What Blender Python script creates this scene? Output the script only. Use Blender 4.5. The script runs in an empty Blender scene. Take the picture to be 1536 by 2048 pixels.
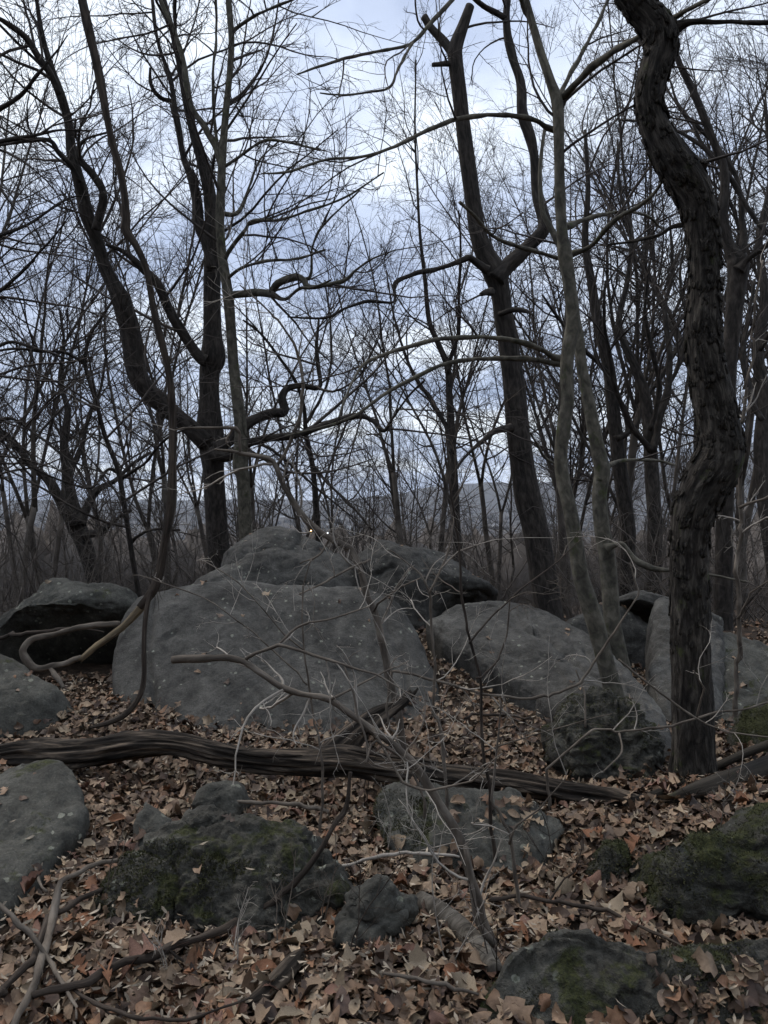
import bpy, math, random
import numpy as np
from mathutils import Vector, Matrix
from mathutils.bvhtree import BVHTree

# ------------------------------------------------------------------ camera, world, sun, exposure
F = 1538.0; CAMZ = 1.6; HOR = 960.0                     # focal length in photo pixels, eye height, horizon row
TH = math.atan((1024 - HOR) / F)
sc = bpy.context.scene
col = sc.collection
cam = bpy.data.cameras.new('camera')
cam.sensor_fit = 'VERTICAL'; cam.sensor_height = 24.0; cam.lens = 24.0 * F / 2048.0
cam.clip_start = 0.05; cam.clip_end = 30000
camo = bpy.data.objects.new('camera', cam); col.objects.link(camo)
camo.location = (0, 0, CAMZ); camo.rotation_euler = (math.pi / 2 - TH, 0, 0)
sc.camera = camo
sc.view_settings.view_transform = 'Standard'; sc.view_settings.look = 'None'
sc.view_settings.exposure = 0.62; sc.view_settings.gamma = 1.0
sc.view_settings.use_curve_mapping = False
sc.cycles.use_denoising = True
sc.cycles.max_bounces = 3; sc.cycles.diffuse_bounces = 2; sc.cycles.glossy_bounces = 1; sc.cycles.transmission_bounces = 0; sc.cycles.volume_bounces = 0
sc.cycles.use_adaptive_sampling = True; sc.cycles.adaptive_threshold = 0.02
sc.cycles.caustics_reflective = False; sc.cycles.caustics_refractive = False

SUN_EL, SUN_AZ = math.radians(50), math.radians(-50)     # behind the clouds, ahead and to the left
world = bpy.data.worlds.new('World'); sc.world = world; world.use_nodes = True
nt = world.node_tree; nt.nodes.clear()
def N(tree, t, **k):
    n = tree.nodes.new(t)
    for a, b in k.items():
        if a == 'i':
            for q, v in b.items(): n.inputs[q].default_value = v
        else: setattr(n, a, b)
    return n
def Lk(tree, a, b): tree.links.new(a, b)
out = N(nt, 'ShaderNodeOutputWorld'); bg = N(nt, 'ShaderNodeBackground'); Lk(nt, bg.outputs[0], out.inputs[0])
sky = N(nt, 'ShaderNodeTexSky', sky_type='NISHITA', sun_disc=False, sun_elevation=SUN_EL, sun_rotation=SUN_AZ)
skys = N(nt, 'ShaderNodeVectorMath', operation='SCALE'); skys.inputs[3].default_value = 0.05
Lk(nt, sky.outputs[0], skys.inputs[0])
tc = N(nt, 'ShaderNodeTexCoord'); sp = N(nt, 'ShaderNodeSeparateXYZ'); Lk(nt, tc.outputs['Generated'], sp.inputs[0])
zz = N(nt, 'ShaderNodeMath', operation='MAXIMUM'); Lk(nt, sp.outputs[2], zz.inputs[0]); zz.inputs[1].default_value = 0.0
za = N(nt, 'ShaderNodeMath', operation='ADD'); Lk(nt, zz.outputs[0], za.inputs[0]); za.inputs[1].default_value = 0.13
dx = N(nt, 'ShaderNodeMath', operation='DIVIDE'); Lk(nt, sp.outputs[0], dx.inputs[0]); Lk(nt, za.outputs[0], dx.inputs[1])
dy = N(nt, 'ShaderNodeMath', operation='DIVIDE'); Lk(nt, sp.outputs[1], dy.inputs[0]); Lk(nt, za.outputs[0], dy.inputs[1])
cb = N(nt, 'ShaderNodeCombineXYZ'); Lk(nt, dx.outputs[0], cb.inputs[0]); Lk(nt, dy.outputs[0], cb.inputs[1]); cb.inputs[2].default_value = 3.7
n1 = N(nt, 'ShaderNodeTexNoise', i={'Scale': 0.95, 'Detail': 6.0, 'Roughness': 0.52, 'Distortion': 0.5}); Lk(nt, cb.outputs[0], n1.inputs['Vector'])
cr = N(nt, 'ShaderNodeValToRGB'); Lk(nt, n1.outputs['Fac'], cr.inputs[0])
e = cr.color_ramp.elements
e[0].position = 0.33; e[0].color = (0.31, 0.375, 0.53, 1)
e[1].position = 0.62; e[1].color = (0.86, 0.925, 1.0, 1)
m_ = e.new(0.47); m_.color = (0.50, 0.575, 0.735, 1)
mx = N(nt, 'ShaderNodeMixRGB', blend_type='MIX'); mx.inputs[0].default_value = 0.88
Lk(nt, skys.outputs[0], mx.inputs[1]); Lk(nt, cr.outputs[0], mx.inputs[2])
Lk(nt, mx.outputs[0], bg.inputs[0]); bg.inputs[1].default_value = 1.0
sun = bpy.data.lights.new('sun', 'SUN'); sun.energy = 1.25; sun.angle = math.radians(24); sun.color = (1.0, 0.88, 0.74)
suno = bpy.data.objects.new('sun', sun); col.objects.link(suno)
sd = Vector((math.sin(SUN_AZ) * math.cos(SUN_EL), math.cos(SUN_AZ) * math.cos(SUN_EL), math.sin(SUN_EL)))
suno.rotation_euler = sd.to_track_quat('Z', 'Y').to_euler(); suno.location = (0, 0, 60)

# ------------------------------------------------------------------ numeric helpers
rng = np.random.default_rng(11)
def W(px, py, Y):
    """point at forward distance Y (m) on the ray of photo pixel px, py"""
    px = np.asarray(px, float); py = np.asarray(py, float); Y = np.asarray(Y, float)
    u = (px - 768) / F; v = (1024 - py) / F
    dy_ = math.cos(TH) + math.sin(TH) * v; dz_ = -math.sin(TH) + math.cos(TH) * v
    return np.stack([u * Y / dy_, Y + 0 * u, CAMZ + dz_ * Y / dy_], -1)
def pix(x, y, z):
    zc = y * math.cos(TH) - (z - CAMZ) * math.sin(TH); yc = y * math.sin(TH) + (z - CAMZ) * math.cos(TH); return 768 + F * x / zc, 1024 - F * yc / zc
def _hash(i, j, k):
    h = (i * 374761393 + j * 668265263 + k * 2147483647 + 1274126177) & 0xffffffff
    h = ((h ^ (h >> 13)) * 1274126177) & 0xffffffff
    h = ((h ^ (h >> 16)) * 2246822519) & 0xffffffff
    return ((h ^ (h >> 15)) & 0xffffff) / float(0xffffff)
def vnoise(p):
    p = np.asarray(p, float); i = np.floor(p).astype(np.int64); f = p - i; f = f * f * f * (f * (f * 6 - 15) + 10)
    r = 0
    for a in (0, 1):
        for b in (0, 1):
            for c in (0, 1):
                w = (f[..., 0] if a else 1 - f[..., 0]) * (f[..., 1] if b else 1 - f[..., 1]) * (f[..., 2] if c else 1 - f[..., 2])
                r = r + w * _hash(i[..., 0] + a, i[..., 1] + b, i[..., 2] + c)
    return r * 2 - 1
def fbm(p, o=4, g=0.5):
    p = np.asarray(p, float); r = 0; a = 1.0
    for k in range(o): r = r + a * vnoise(p * 2.03 ** k + 17.3 * k); a *= g
    return r
def unit(v): return v / np.maximum(np.linalg.norm(v, axis=-1, keepdims=True), 1e-9)

# terrain height: a level ridge top that breaks away to the valley, with hills beyond it
_PT = [0, 3, 10, 40, 100, 300, 600, 1000, 2000, 3500, 5000, 6200, 9000]
_PZ = [0, -.45, -1.9, -7.5, -13.5, -38, -70, -102, -150, -200, -215, -215, -215]
_RX = [-900, 0, 380, 600, 800, 1080, 1300, 1536, 2400]; _RY = [1010, 1020, 1016, 1004, 986, 954, 925, 896, 905]
def gz(x, y):
    x = np.asarray(x, float); y = np.asarray(y, float)
    r = np.hypot(x, y)
    t = np.sqrt(np.maximum(y - 8.2, 0) ** 2 + (0.6 * np.maximum(np.abs(x) - 9, 0)) ** 2 + (0.4 * np.maximum(-y - 40, 0)) ** 2)
    z = np.interp(t, _PT, _PZ)
    pz = np.stack([x, y, np.zeros_like(x)], -1)
    near = np.exp(-(r / 60) ** 2)
    z = z + near * (0.07 * fbm(pz * 0.55, 2) + 0.025 * fbm(pz * 2.3 + 9, 2))
    z = z + (1 - near) * np.minimum(r * 0.012, 9) * fbm(pz / 160.0, 3)
    z = z + np.minimum(0.62 * np.maximum(-y - 4.0, 0) * np.exp(-np.maximum(r - 60, 0) / 200), 26) * np.exp(-np.maximum(r - 60, 0) / 150)  # unseen hillside added behind the viewer to block sky light from the back
    # leaf filled gully climbing between the slabs, and the leaf bank by the cave
    z = z + 0.30 * np.exp(-((x - 0.55) / 0.75) ** 2 - ((y - 6.6) / 1.3) ** 2)
    z = z + 0.16 * np.exp(-((x - 1.9) / 0.8) ** 2 - ((y - 3.35) / 0.5) ** 2)
    z = z + 0.10 * np.exp(-((x + 1.75) / 0.5) ** 2 - ((y - 5.0) / 0.5) ** 2)
    z = z - 0.16 * np.exp(-((x + 0.5) / 1.3) ** 2 - ((y - 4.1) / 0.30) ** 2)
    px = np.where(y > 50, 768 + F * x / np.maximum(y, 50), 768)
    yr = np.interp(px, _RX, _RY) + 9 * fbm(np.stack([px / 130.0, px * 0, px * 0], -1), 4, .55)
    R0 = 7000.0
    zr = CAMZ + (HOR - yr) / F * R0
    w = np.exp(-((r - R0) / 900.0) ** 2)
    return z * (1 - w) + zr * w

def spl(P, m=8):
    """Catmull-Rom through the rows of P (any columns)"""
    P = np.asarray(P, float)
    if len(P) < 3:
        t = np.linspace(0, 1, m + 1)[:, None]; return P[:1] * (1 - t) + P[-1:] * t
    Q = np.vstack([2 * P[0] - P[1], P, 2 * P[-1] - P[-2]]); o = []
    t = np.linspace(0, 1, m, endpoint=False)[:, None]
    for i in range(1, len(Q) - 2):
        a, b, c, d = Q[i - 1], Q[i], Q[i + 1], Q[i + 2]
        o.append(0.5 * (2 * b + (c - a) * t + (2 * a - 5 * b + 4 * c - d) * t * t + (3 * b - a - 3 * c + d) * t ** 3))
    o.append(P[-1:]); return np.vstack(o)

class MB:
    """collects geometry; build() links it as one mesh object"""
    def __init__(s): s.v = []; s.q = []; s.t = []; s.b = []; s.c = []; s.n = 0
    def add(s, v, q=None, t=None, b=None, c=None):
        v = np.asarray(v, float).reshape(-1, 3); s.v.append(v)
        if q is not None and len(q): s.q.append(np.asarray(q, np.int64).reshape(-1, 4) + s.n)
        if t is not None and len(t): s.t.append(np.asarray(t, np.int64).reshape(-1, 3) + s.n)
        s.b.append(np.zeros_like(v) if b is None else np.asarray(b, float).reshape(-1, 3))
        s.c.append(np.ones((len(v), 3)) * 0.5 if c is None else np.asarray(c, float).reshape(-1, 3))
        s.n += len(v)
    def tubes(s, P, R, sides=3):
        """P (K,n,3), R (K,n): many thin branches at once"""
        K, n, _ = P.shape
        if K == 0: return
        T = unit(np.gradient(P, axis=1)); mean = unit(P[:, -1] - P[:, 0])
        ref = np.eye(3)[np.argmin(np.abs(mean), axis=1)][:, None, :]
        U = unit(ref - (ref * T).sum(-1, keepdims=True) * T); V = np.cross(T, U)
        a = np.linspace(0, 2 * math.pi, sides, endpoint=False)
        ring = P[:, :, None, :] + R[:, :, None, None] * (np.cos(a)[None, None, :, None] * U[:, :, None, :] + np.sin(a)[None, None, :, None] * V[:, :, None, :])
        s_len = np.concatenate([np.zeros((K, 1)), np.cumsum(np.linalg.norm(np.diff(P, axis=1), axis=-1), 1)], 1)
        bk = np.stack([np.broadcast_to((R[:, :, None] * np.cos(a)), (K, n, sides)), np.broadcast_to((R[:, :, None] * np.sin(a)), (K, n, sides)),
                       np.broadcast_to(s_len[:, :, None], (K, n, sides))], -1)
        i = np.arange(n - 1)[:, None] * sides; j = np.arange(sides)[None, :]; j2 = (j + 1) % sides
        q = np.stack([i + j, i + j2, i + sides + j2, i + sides + j], -1).reshape(-1, 4)
        q = (q[None] + (np.arange(K) * n * sides)[:, None, None]).reshape(-1, 4)
        s.add(ring, q, b=bk)
    def limb(s, P, r, sides=14, amp=0.0, freq=(9, 1.2), seed=0, cap=True, ridge=0.0, wob=0.0):
        """one traced trunk or limb, parallel transported, with bark relief"""
        P = np.asarray(P, float); r = np.asarray(r, float); n = len(P)
        if wob:
            s0 = np.concatenate([[0], np.cumsum(np.linalg.norm(np.diff(P, axis=0), axis=1))]); k0 = 1 / (7 * max(r.mean(), .004)); zz0 = np.zeros(n)
            P = P + np.stack([fbm(np.stack([s0 * k0 + 11 * c_ + seed, zz0, zz0 + c_], -1), 2) for c_ in range(3)], -1) * (r * wob)[:, None]
            r = r * (1 + .16 * fbm(np.stack([s0 * k0 * 1.3 + seed, zz0 + 5, zz0], -1), 2))
        T = unit(np.gradient(P, axis=0)); u = np.cross(T[0], [0.3, 1, 0.2]); u /= np.linalg.norm(u)
        U = np.zeros_like(P)
        for k in range(n):
            u = u - T[k] * (u @ T[k]); u /= max(np.linalg.norm(u), 1e-9); U[k] = u
        V = np.cross(T, U); sl = np.concatenate([[0], np.cumsum(np.linalg.norm(np.diff(P, axis=0), axis=1))])
        a = np.linspace(0, 2 * math.pi, sides, endpoint=False)
        ca, sa = np.cos(a)[None, :, None], np.sin(a)[None, :, None]
        rm = max(float(np.mean(r)), 1e-3)
        bk = np.stack([np.broadcast_to(np.cos(a) * rm, (n, sides)), np.broadcast_to(np.sin(a) * rm, (n, sides)), np.broadcast_to(sl[:, None], (n, sides))], -1)
        k = np.array([freq[0], freq[0], freq[1]]) / rm * 0.12
        dsp = amp * fbm(bk * k + seed * 7.7, 3, 0.6)
        if ridge: dsp = dsp - ridge * np.abs(vnoise(bk * k * np.array([2.2, 2.2, 1.1]) + 31 + seed)) ** 0.7
        rr = r[:, None] * (1 + dsp)
        ring = P[:, None, :] + rr[:, :, None] * (ca * U[:, None, :] + sa * V[:, None, :])
        i = np.arange(n - 1)[:, None] * sides; j = np.arange(sides)[None, :]; j2 = (j + 1) % sides
        q = np.stack([i + j, i + j2, i + sides + j2, i + sides + j], -1).reshape(-1, 4)
        v = ring.reshape(-1, 3); b = bk.reshape(-1, 3); t = []
        if cap:
            nv = len(v); v = np.vstack([v, P[:1], P[-1:]]); b = np.vstack([b, b[:1] * 0, b[-1:] * [0, 0, 1]])
            e0 = (n - 1) * sides
            for jj in range(sides):
                t.append((nv, (jj + 1) % sides, jj)); t.append((nv + 1, e0 + jj, e0 + (jj + 1) % sides))
        s.add(v, q, t if cap else None, b=b)
    def build(s, name, mat, parent=None, origin=None, smooth=True):
        v = np.vstack(s.v); b = np.vstack(s.b); c = np.vstack(s.c)
        if origin is not None: v = v - np.asarray(origin)
        q = np.vstack(s.q) if s.q else np.zeros((0, 4), np.int64); t = np.vstack(s.t) if s.t else np.zeros((0, 3), np.int64)
        me = bpy.data.meshes.new(name)
        me.vertices.add(len(v)); me.vertices.foreach_set('co', v.astype(np.float32).ravel())
        nl = q.size + t.size; me.loops.add(nl)
        me.loops.foreach_set('vertex_index', np.concatenate([q.ravel(), t.ravel()]).astype(np.int32))
        me.polygons.add(len(q) + len(t))
        st = np.concatenate([np.arange(len(q)) * 4, len(q) * 4 + np.arange(len(t)) * 3]).astype(np.int32)
        me.polygons.foreach_set('loop_start', st)
        me.polygons.foreach_set('use_smooth', np.full(len(q) + len(t), smooth))
        me.update(calc_edges=True)
        at = me.attributes.new('bk', 'FLOAT_VECTOR', 'POINT'); at.data.foreach_set('vector', b.astype(np.float32).ravel())
        ac = me.attributes.new('tint', 'FLOAT_VECTOR', 'POINT'); ac.data.foreach_set('vector', c.astype(np.float32).ravel())
        me.materials.append(mat)
        o = bpy.data.objects.new(name, me); col.objects.link(o)
        if parent is not None: o.parent = parent
        elif origin is not None: o.location = [float(q_) for q_ in origin]
        return o
def tag(o, label=None, cat=None, group=None, kind=None):
    if label: o['label'] = label
    if cat: o['category'] = cat
    if group: o['group'] = group
    if kind: o['kind'] = kind
    return o
def empty(name, loc):
    o = bpy.data.objects.new(name, None); col.objects.link(o); o.location = [float(q) for q in loc]; o.empty_display_size = 0.2
    return o

# ------------------------------------------------------------------ materials
def newmat(name):
    m = bpy.data.materials.new(name); m.use_nodes = True; t = m.node_tree
    return m, t, t.nodes['Principled BSDF']
def ramp(t, fac, stops):
    r = N(t, 'ShaderNodeValToRGB'); Lk(t, fac, r.inputs[0]); el = r.color_ramp.elements
    for i, (p, c) in enumerate(stops):
        x = el[i] if i < 2 else el.new(p)
        x.position = p; x.color = (*c, 1)
    return r
def noise_(t, vec, scale, detail=5, rough=0.55, dist=0.0):
    n = N(t, 'ShaderNodeTexNoise', i={'Scale': scale, 'Detail': detail, 'Roughness': rough, 'Distortion': dist})
    if vec is not None: Lk(t, vec, n.inputs['Vector'])
    return n
def bump(t, b, h, strength, dist=0.02):
    bp = N(t, 'ShaderNodeBump', i={'Strength': strength, 'Distance': dist}); Lk(t, h, bp.inputs['Height']); Lk(t, bp.outputs[0], b.inputs['Normal']); return bp
def bark_mat(name, dark, mid, light, streak=0.25, scale=30, moss=0.0, bumpd=0.012):
    m, t, b = newmat(name)
    at = N(t, 'ShaderNodeAttribute', attribute_name='bk')
    mp = N(t, 'ShaderNodeMapping'); mp.inputs['Scale'].default_value = (1, 1, streak); Lk(t, at.outputs['Vector'], mp.inputs[0])
    a = noise_(t, mp.outputs[0], scale, 6, 0.62, 0.4)
    r = ramp(t, a.outputs['Fac'], [(0.34, dark), (0.68, light), (0.5, mid)])
    tc = N(t, 'ShaderNodeTexCoord')
    big = noise_(t, tc.outputs['Object'], 2.6, 4, 0.6)
    bl = N(t, 'ShaderNodeMixRGB', blend_type='MULTIPLY'); bl.inputs[0].default_value = 0.7
    rb = ramp(t, big.outputs['Fac'], [(0.3, (0.55, 0.55, 0.55)), (0.7, (1.25, 1.2, 1.12))])
    Lk(t, r.outputs[0], bl.inputs[1]); Lk(t, rb.outputs[0], bl.inputs[2]); last = bl.outputs[0]
    if moss > 0:
        mn = noise_(t, tc.outputs['Object'], 7, 6, 0.7); mr = ramp(t, mn.outputs['Fac'], [(0.62 - moss * 0.3, (0, 0, 0)), (0.72 - moss * 0.2, (1, 1, 1))])
        mm = N(t, 'ShaderNodeMixRGB'); mm.inputs[2].default_value = (0.045, 0.055, 0.018, 1); Lk(t, mr.outputs[0], mm.inputs[0]); Lk(t, last, mm.inputs[1]); last = mm.outputs[0]
    Lk(t, last, b.inputs['Base Color']); b.inputs['Roughness'].default_value = 0.9; b.inputs['Specular IOR Level'].default_value = 0.2
    bump(t, b, a.outputs['Fac'], 0.9, bumpd)
    return m
def simple_mat(name, dark, light, scale=3.0):
    m, t, b = newmat(name); at = N(t, 'ShaderNodeAttribute', attribute_name='bk'); a = noise_(t, at.outputs['Vector'], scale, 1, .5)
    r = ramp(t, a.outputs['Fac'], [(.35, dark), (.68, light)]); Lk(t, r.outputs[0], b.inputs['Base Color']); b.inputs['Roughness'].default_value = .9; b.inputs['Specular IOR Level'].default_value = .15
    return m
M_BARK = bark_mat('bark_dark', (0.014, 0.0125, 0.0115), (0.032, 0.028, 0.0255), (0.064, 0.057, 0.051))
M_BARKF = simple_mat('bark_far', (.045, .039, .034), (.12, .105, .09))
M_CHERRY = bark_mat('bark_scaly', (0.009, 0.0075, 0.0068), (0.032, 0.0285, 0.025), (0.10, 0.091, 0.08), 0.22, 42, moss=0.10, bumpd=0.03)
M_GREY = bark_mat('bark_grey', (0.042, 0.040, 0.033), (0.088, 0.083, 0.068), (0.155, 0.146, 0.12), 0.55, 22, moss=0.14, bumpd=0.006)
M_TWIG = simple_mat('twig_dark', (.036, .031, .029), (.09, .078, .07))
M_TWIGB = bark_mat('twig_brown', (0.055, 0.047, 0.040), (0.115, 0.099, 0.084), (0.21, 0.188, 0.163), 0.3, 20, bumpd=0.001)
M_PALE = bark_mat('twig_pale', (0.17, 0.157, 0.14), (0.31, 0.287, 0.26), (0.46, 0.43, 0.39), 0.3, 26, bumpd=0.002)
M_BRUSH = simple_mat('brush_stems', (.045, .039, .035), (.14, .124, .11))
M_VINE = bark_mat('vine_bark', (0.02, 0.016, 0.014), (0.045, 0.036, 0.03), (0.085, 0.07, 0.058), 0.08, 60, bumpd=0.008)
M_VINEP = bark_mat('vine_bare_wood', (0.05, 0.039, 0.028), (0.13, 0.103, 0.07), (0.24, 0.19, 0.12), 0.12, 40, bumpd=0.004)
M_LOG = bark_mat('weathered_wood', (0.006, 0.005, 0.0045), (0.028, 0.023, 0.019), (0.14, 0.112, 0.088), 0.10, 40, bumpd=0.012)
M_LOGM = bark_mat('wet_dark_log', (0.014, 0.012, 0.010), (0.03, 0.026, 0.021), (0.065, 0.056, 0.046), 0.08, 30, moss=0.16, bumpd=0.012)
M_BIRCH = bark_mat('birch_bark', (0.03, 0.027, 0.023), (0.09, 0.083, 0.073), (0.16, 0.15, 0.134), 3.0, 16, bumpd=0.004)
def rock_mat(name, base, moss=0.0, lichen=0.3, crack=0.0):
    m, t, b = newmat(name); tc = N(t, 'ShaderNodeTexCoord'); V = tc.outputs['Object']
    a = noise_(t, V, 3.2, 8, 0.62, 0.3); g = noise_(t, V, 90, 3, 0.7); md = noise_(t, V, 17, 6, 0.65, 0.5)
    lo = tuple(c * 0.5 for c in base); hi = tuple(c * 1.6 for c in base)
    r = ramp(t, a.outputs['Fac'], [(0.3, lo), (0.72, hi), (0.5, base)])
    gr = ramp(t, g.outputs['Fac'], [(0.34, (0.5, 0.5, 0.5)), (0.68, (1.5, 1.5, 1.48))])
    x = N(t, 'ShaderNodeMixRGB', blend_type='MULTIPLY'); x.inputs[0].default_value = 0.5; Lk(t, r.outputs[0], x.inputs[1]); Lk(t, gr.outputs[0], x.inputs[2])
    dr = ramp(t, md.outputs['Fac'], [(0.36, (0.5, 0.5, 0.5)), (0.52, (1, 1, 1))])
    y = N(t, 'ShaderNodeMixRGB', blend_type='MULTIPLY'); y.inputs[0].default_value = 0.5 if moss < .4 else 1.0; Lk(t, x.outputs[0], y.inputs[1]); Lk(t, dr.outputs[0], y.inputs[2])
    last = y.outputs[0]
    if lichen > 0:
        vo = N(t, 'ShaderNodeTexVoronoi', i={'Scale': 15.0, 'Randomness': 1.0}); Lk(t, V, vo.inputs['Vector'])
        ln = noise_(t, V, 26, 4, 0.7)
        ad = N(t, 'ShaderNodeMath', operation='MULTIPLY_ADD'); Lk(t, ln.outputs['Fac'], ad.inputs[0]); ad.inputs[1].default_value = 0.55; Lk(t, vo.outputs['Distance'], ad.inputs[2])
        lr = ramp(t, ad.outputs[0], [(0.38 + 0.08 * lichen, (1, 1, 1)), (0.415 + 0.08 * lichen, (0, 0, 0))])
        sel = noise_(t, V, 2.3, 3, 0.5); sr = ramp(t, sel.outputs['Fac'], [(0.44, (0, 0, 0)), (0.54, (1, 1, 1))])
        mu = N(t, 'ShaderNodeMath', operation='MULTIPLY'); Lk(t, lr.outputs[0], mu.inputs[0]); Lk(t, sr.outputs[0], mu.inputs[1])
        l2 = N(t, 'ShaderNodeMixRGB'); Lk(t, mu.outputs[0], l2.inputs[0]); Lk(t, last, l2.inputs[1]); l2.inputs[2].default_value = (0.20, 0.205, 0.17, 1); last = l2.outputs[0]
    sk = N(t, 'ShaderNodeMapping'); sk.inputs['Scale'].default_value = (5, 5, .7); Lk(t, V, sk.inputs[0]); sn = noise_(t, sk.outputs[0], 1.6, 5, .6, .6); sr_ = ramp(t, sn.outputs['Fac'], [(.36, (.58, .58, .58)), (.6, (1.08, 1.08, 1.06))])
    st_ = N(t, 'ShaderNodeMixRGB', blend_type='MULTIPLY'); st_.inputs[0].default_value = .8; Lk(t, last, st_.inputs[1]); Lk(t, sr_.outputs[0], st_.inputs[2]); last = st_.outputs[0]
    vs_ = N(t, 'ShaderNodeTexVoronoi', i={'Scale': 46.0, 'Randomness': 1.0}); Lk(t, V, vs_.inputs['Vector']); vr = ramp(t, vs_.outputs['Distance'], [(.05, (1, 1, 1)), (.10, (0, 0, 0))])
    sp_ = N(t, 'ShaderNodeMixRGB'); Lk(t, vr.outputs[0], sp_.inputs[0]); Lk(t, last, sp_.inputs[1]); sp_.inputs[2].default_value = (.15, .146, .13, 1); last = sp_.outputs[0]
    if moss > 0:
        ge = N(t, 'ShaderNodeNewGeometry'); sz = N(t, 'ShaderNodeSeparateXYZ'); Lk(t, ge.outputs['Normal'], sz.inputs[0])
        mn = noise_(t, V, 4.2, 7, 0.68, 0.4)
        ma = N(t, 'ShaderNodeMath', operation='MULTIPLY_ADD'); Lk(t, sz.outputs[2], ma.inputs[0]); ma.inputs[1].default_value = 0.08; Lk(t, mn.outputs['Fac'], ma.inputs[2])
        p0 = 0.74 - 0.34 * moss
        mr = ramp(t, ma.outputs[0], [(p0, (0, 0, 0)), (p0 + 0.07, (1, 1, 1))])
        mc = ramp(t, g.outputs['Fac'], [(0.3, (0.010, 0.012, 0.006)), (0.75, (0.055, 0.060, 0.020))])
        l3 = N(t, 'ShaderNodeMixRGB'); Lk(t, mr.outputs[0], l3.inputs[0]); Lk(t, last, l3.inputs[1]); Lk(t, mc.outputs[0], l3.inputs[2]); last = l3.outputs[0]
    Lk(t, last, b.inputs['Base Color']); b.inputs['Roughness'].default_value = 0.88; b.inputs['Specular IOR Level'].default_value = 0.25
    hs = N(t, 'ShaderNodeMath', operation='MULTIPLY_ADD'); Lk(t, md.outputs['Fac'], hs.inputs[0]); hs.inputs[1].default_value = 1.0
    h2 = N(t, 'ShaderNodeMath', operation='MULTIPLY'); Lk(t, g.outputs['Fac'], h2.inputs[0]); h2.inputs[1].default_value = 0.25; Lk(t, h2.outputs[0], hs.inputs[2])
    bump(t, b, hs.outputs[0], 0.55 + .4 * (moss > .4), 0.03)
    return m
RB = (0.082, 0.079, 0.073)
M_ROCK = rock_mat('rock_bare', tuple(c * .95 for c in RB), 0.0, 0.25)
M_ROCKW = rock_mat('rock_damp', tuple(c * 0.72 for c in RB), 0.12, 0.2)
M_ROCKL = rock_mat('rock_lichened', (0.070, 0.069, 0.061), 0.30, 0.9)
M_ROCKM = rock_mat('rock_mossy', (0.062, 0.060, 0.052), 0.46, 1.0)
M_ROCKMM = rock_mat('rock_very_mossy', (0.058, 0.057, 0.049), 0.66, 1.0)
def plain(name, c, rough=0.8, nscale=6, var=0.35, emit=0):
    m, t, b = newmat(name); tc = N(t, 'ShaderNodeTexCoord'); a = noise_(t, tc.outputs['Object'], nscale, 5, 0.6)
    r = ramp(t, a.outputs['Fac'], [(0.3, tuple(q * (1 - var) for q in c)), (0.7, tuple(q * (1 + var) for q in c))])
    Lk(t, r.outputs[0], b.inputs['Base Color']); b.inputs['Roughness'].default_value = rough
    if emit: b.inputs['Emission Color'].default_value = (*c, 1); b.inputs['Emission Strength'].default_value = emit
    return m
def leaf_mat():
    m, t, b = newmat('dry_leaf'); at = N(t, 'ShaderNodeAttribute', attribute_name='tint')
    tc = N(t, 'ShaderNodeTexCoord'); a = noise_(t, tc.outputs['Object'], 45, 5, 0.7)
    r = ramp(t, a.outputs['Fac'], [(0.3, (0.55, 0.52, 0.5)), (0.7, (1.3, 1.3, 1.3))])
    x = N(t, 'ShaderNodeMixRGB', blend_type='MULTIPLY'); x.inputs[0].default_value = 0.85; Lk(t, at.outputs['Vector'], x.inputs[1]); Lk(t, r.outputs[0], x.inputs[2])
    Lk(t, x.outputs[0], b.inputs['Base Color']); b.inputs['Roughness'].default_value = 0.62; b.inputs['Specular IOR Level'].default_value = 0.35
    bump(t, b, a.outputs['Fac'], 0.5, 0.006)
    return m
M_LEAF = leaf_mat()
def ground_mat():
    m, t, b = newmat('forest_floor'); tc = N(t, 'ShaderNodeTexCoord'); V = tc.outputs['Object']
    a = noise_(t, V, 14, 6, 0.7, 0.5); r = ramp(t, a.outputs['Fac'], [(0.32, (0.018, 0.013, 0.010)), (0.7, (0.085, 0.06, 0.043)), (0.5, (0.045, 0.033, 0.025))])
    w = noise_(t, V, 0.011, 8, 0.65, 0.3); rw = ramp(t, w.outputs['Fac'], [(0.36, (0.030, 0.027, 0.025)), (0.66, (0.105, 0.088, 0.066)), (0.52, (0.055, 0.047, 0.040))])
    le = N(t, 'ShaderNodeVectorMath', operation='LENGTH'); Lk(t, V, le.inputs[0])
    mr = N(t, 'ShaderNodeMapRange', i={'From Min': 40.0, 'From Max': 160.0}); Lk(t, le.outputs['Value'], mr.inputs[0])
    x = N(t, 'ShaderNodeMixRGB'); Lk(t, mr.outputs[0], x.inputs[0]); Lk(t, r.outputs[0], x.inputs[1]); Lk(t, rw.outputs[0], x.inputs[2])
    Lk(t, x.outputs[0], b.inputs['Base Color']); b.inputs['Roughness'].default_value = 0.95; b.inputs['Specular IOR Level'].default_value = 0.1
    bump(t, b, a.outputs['Fac'], 0.8, 0.05)
    return m
M_GROUND = ground_mat()

# ------------------------------------------------------------------ ground: one sheet out to the hills
u = np.linspace(-1, 1, 331); s_ = 1.6 * np.sinh(u * 9.25)
gx, gy = np.meshgrid(s_, s_ + 5.0, indexing='ij')
gv = np.stack([gx, gy, gz(gx, gy)], -1); n_ = len(s_)
ii = (np.arange(n_ - 1)[:, None] * n_ + np.arange(n_ - 1)[None, :])
gq = np.stack([ii, ii + n_, ii + n_ + 1, ii + 1], -1).reshape(-1, 4)
mb = MB(); mb.add(gv, gq)
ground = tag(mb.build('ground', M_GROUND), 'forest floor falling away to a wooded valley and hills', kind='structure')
LOW = float(gv[..., 2].min()); HIGH = float(gv[..., 2].max())

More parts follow.
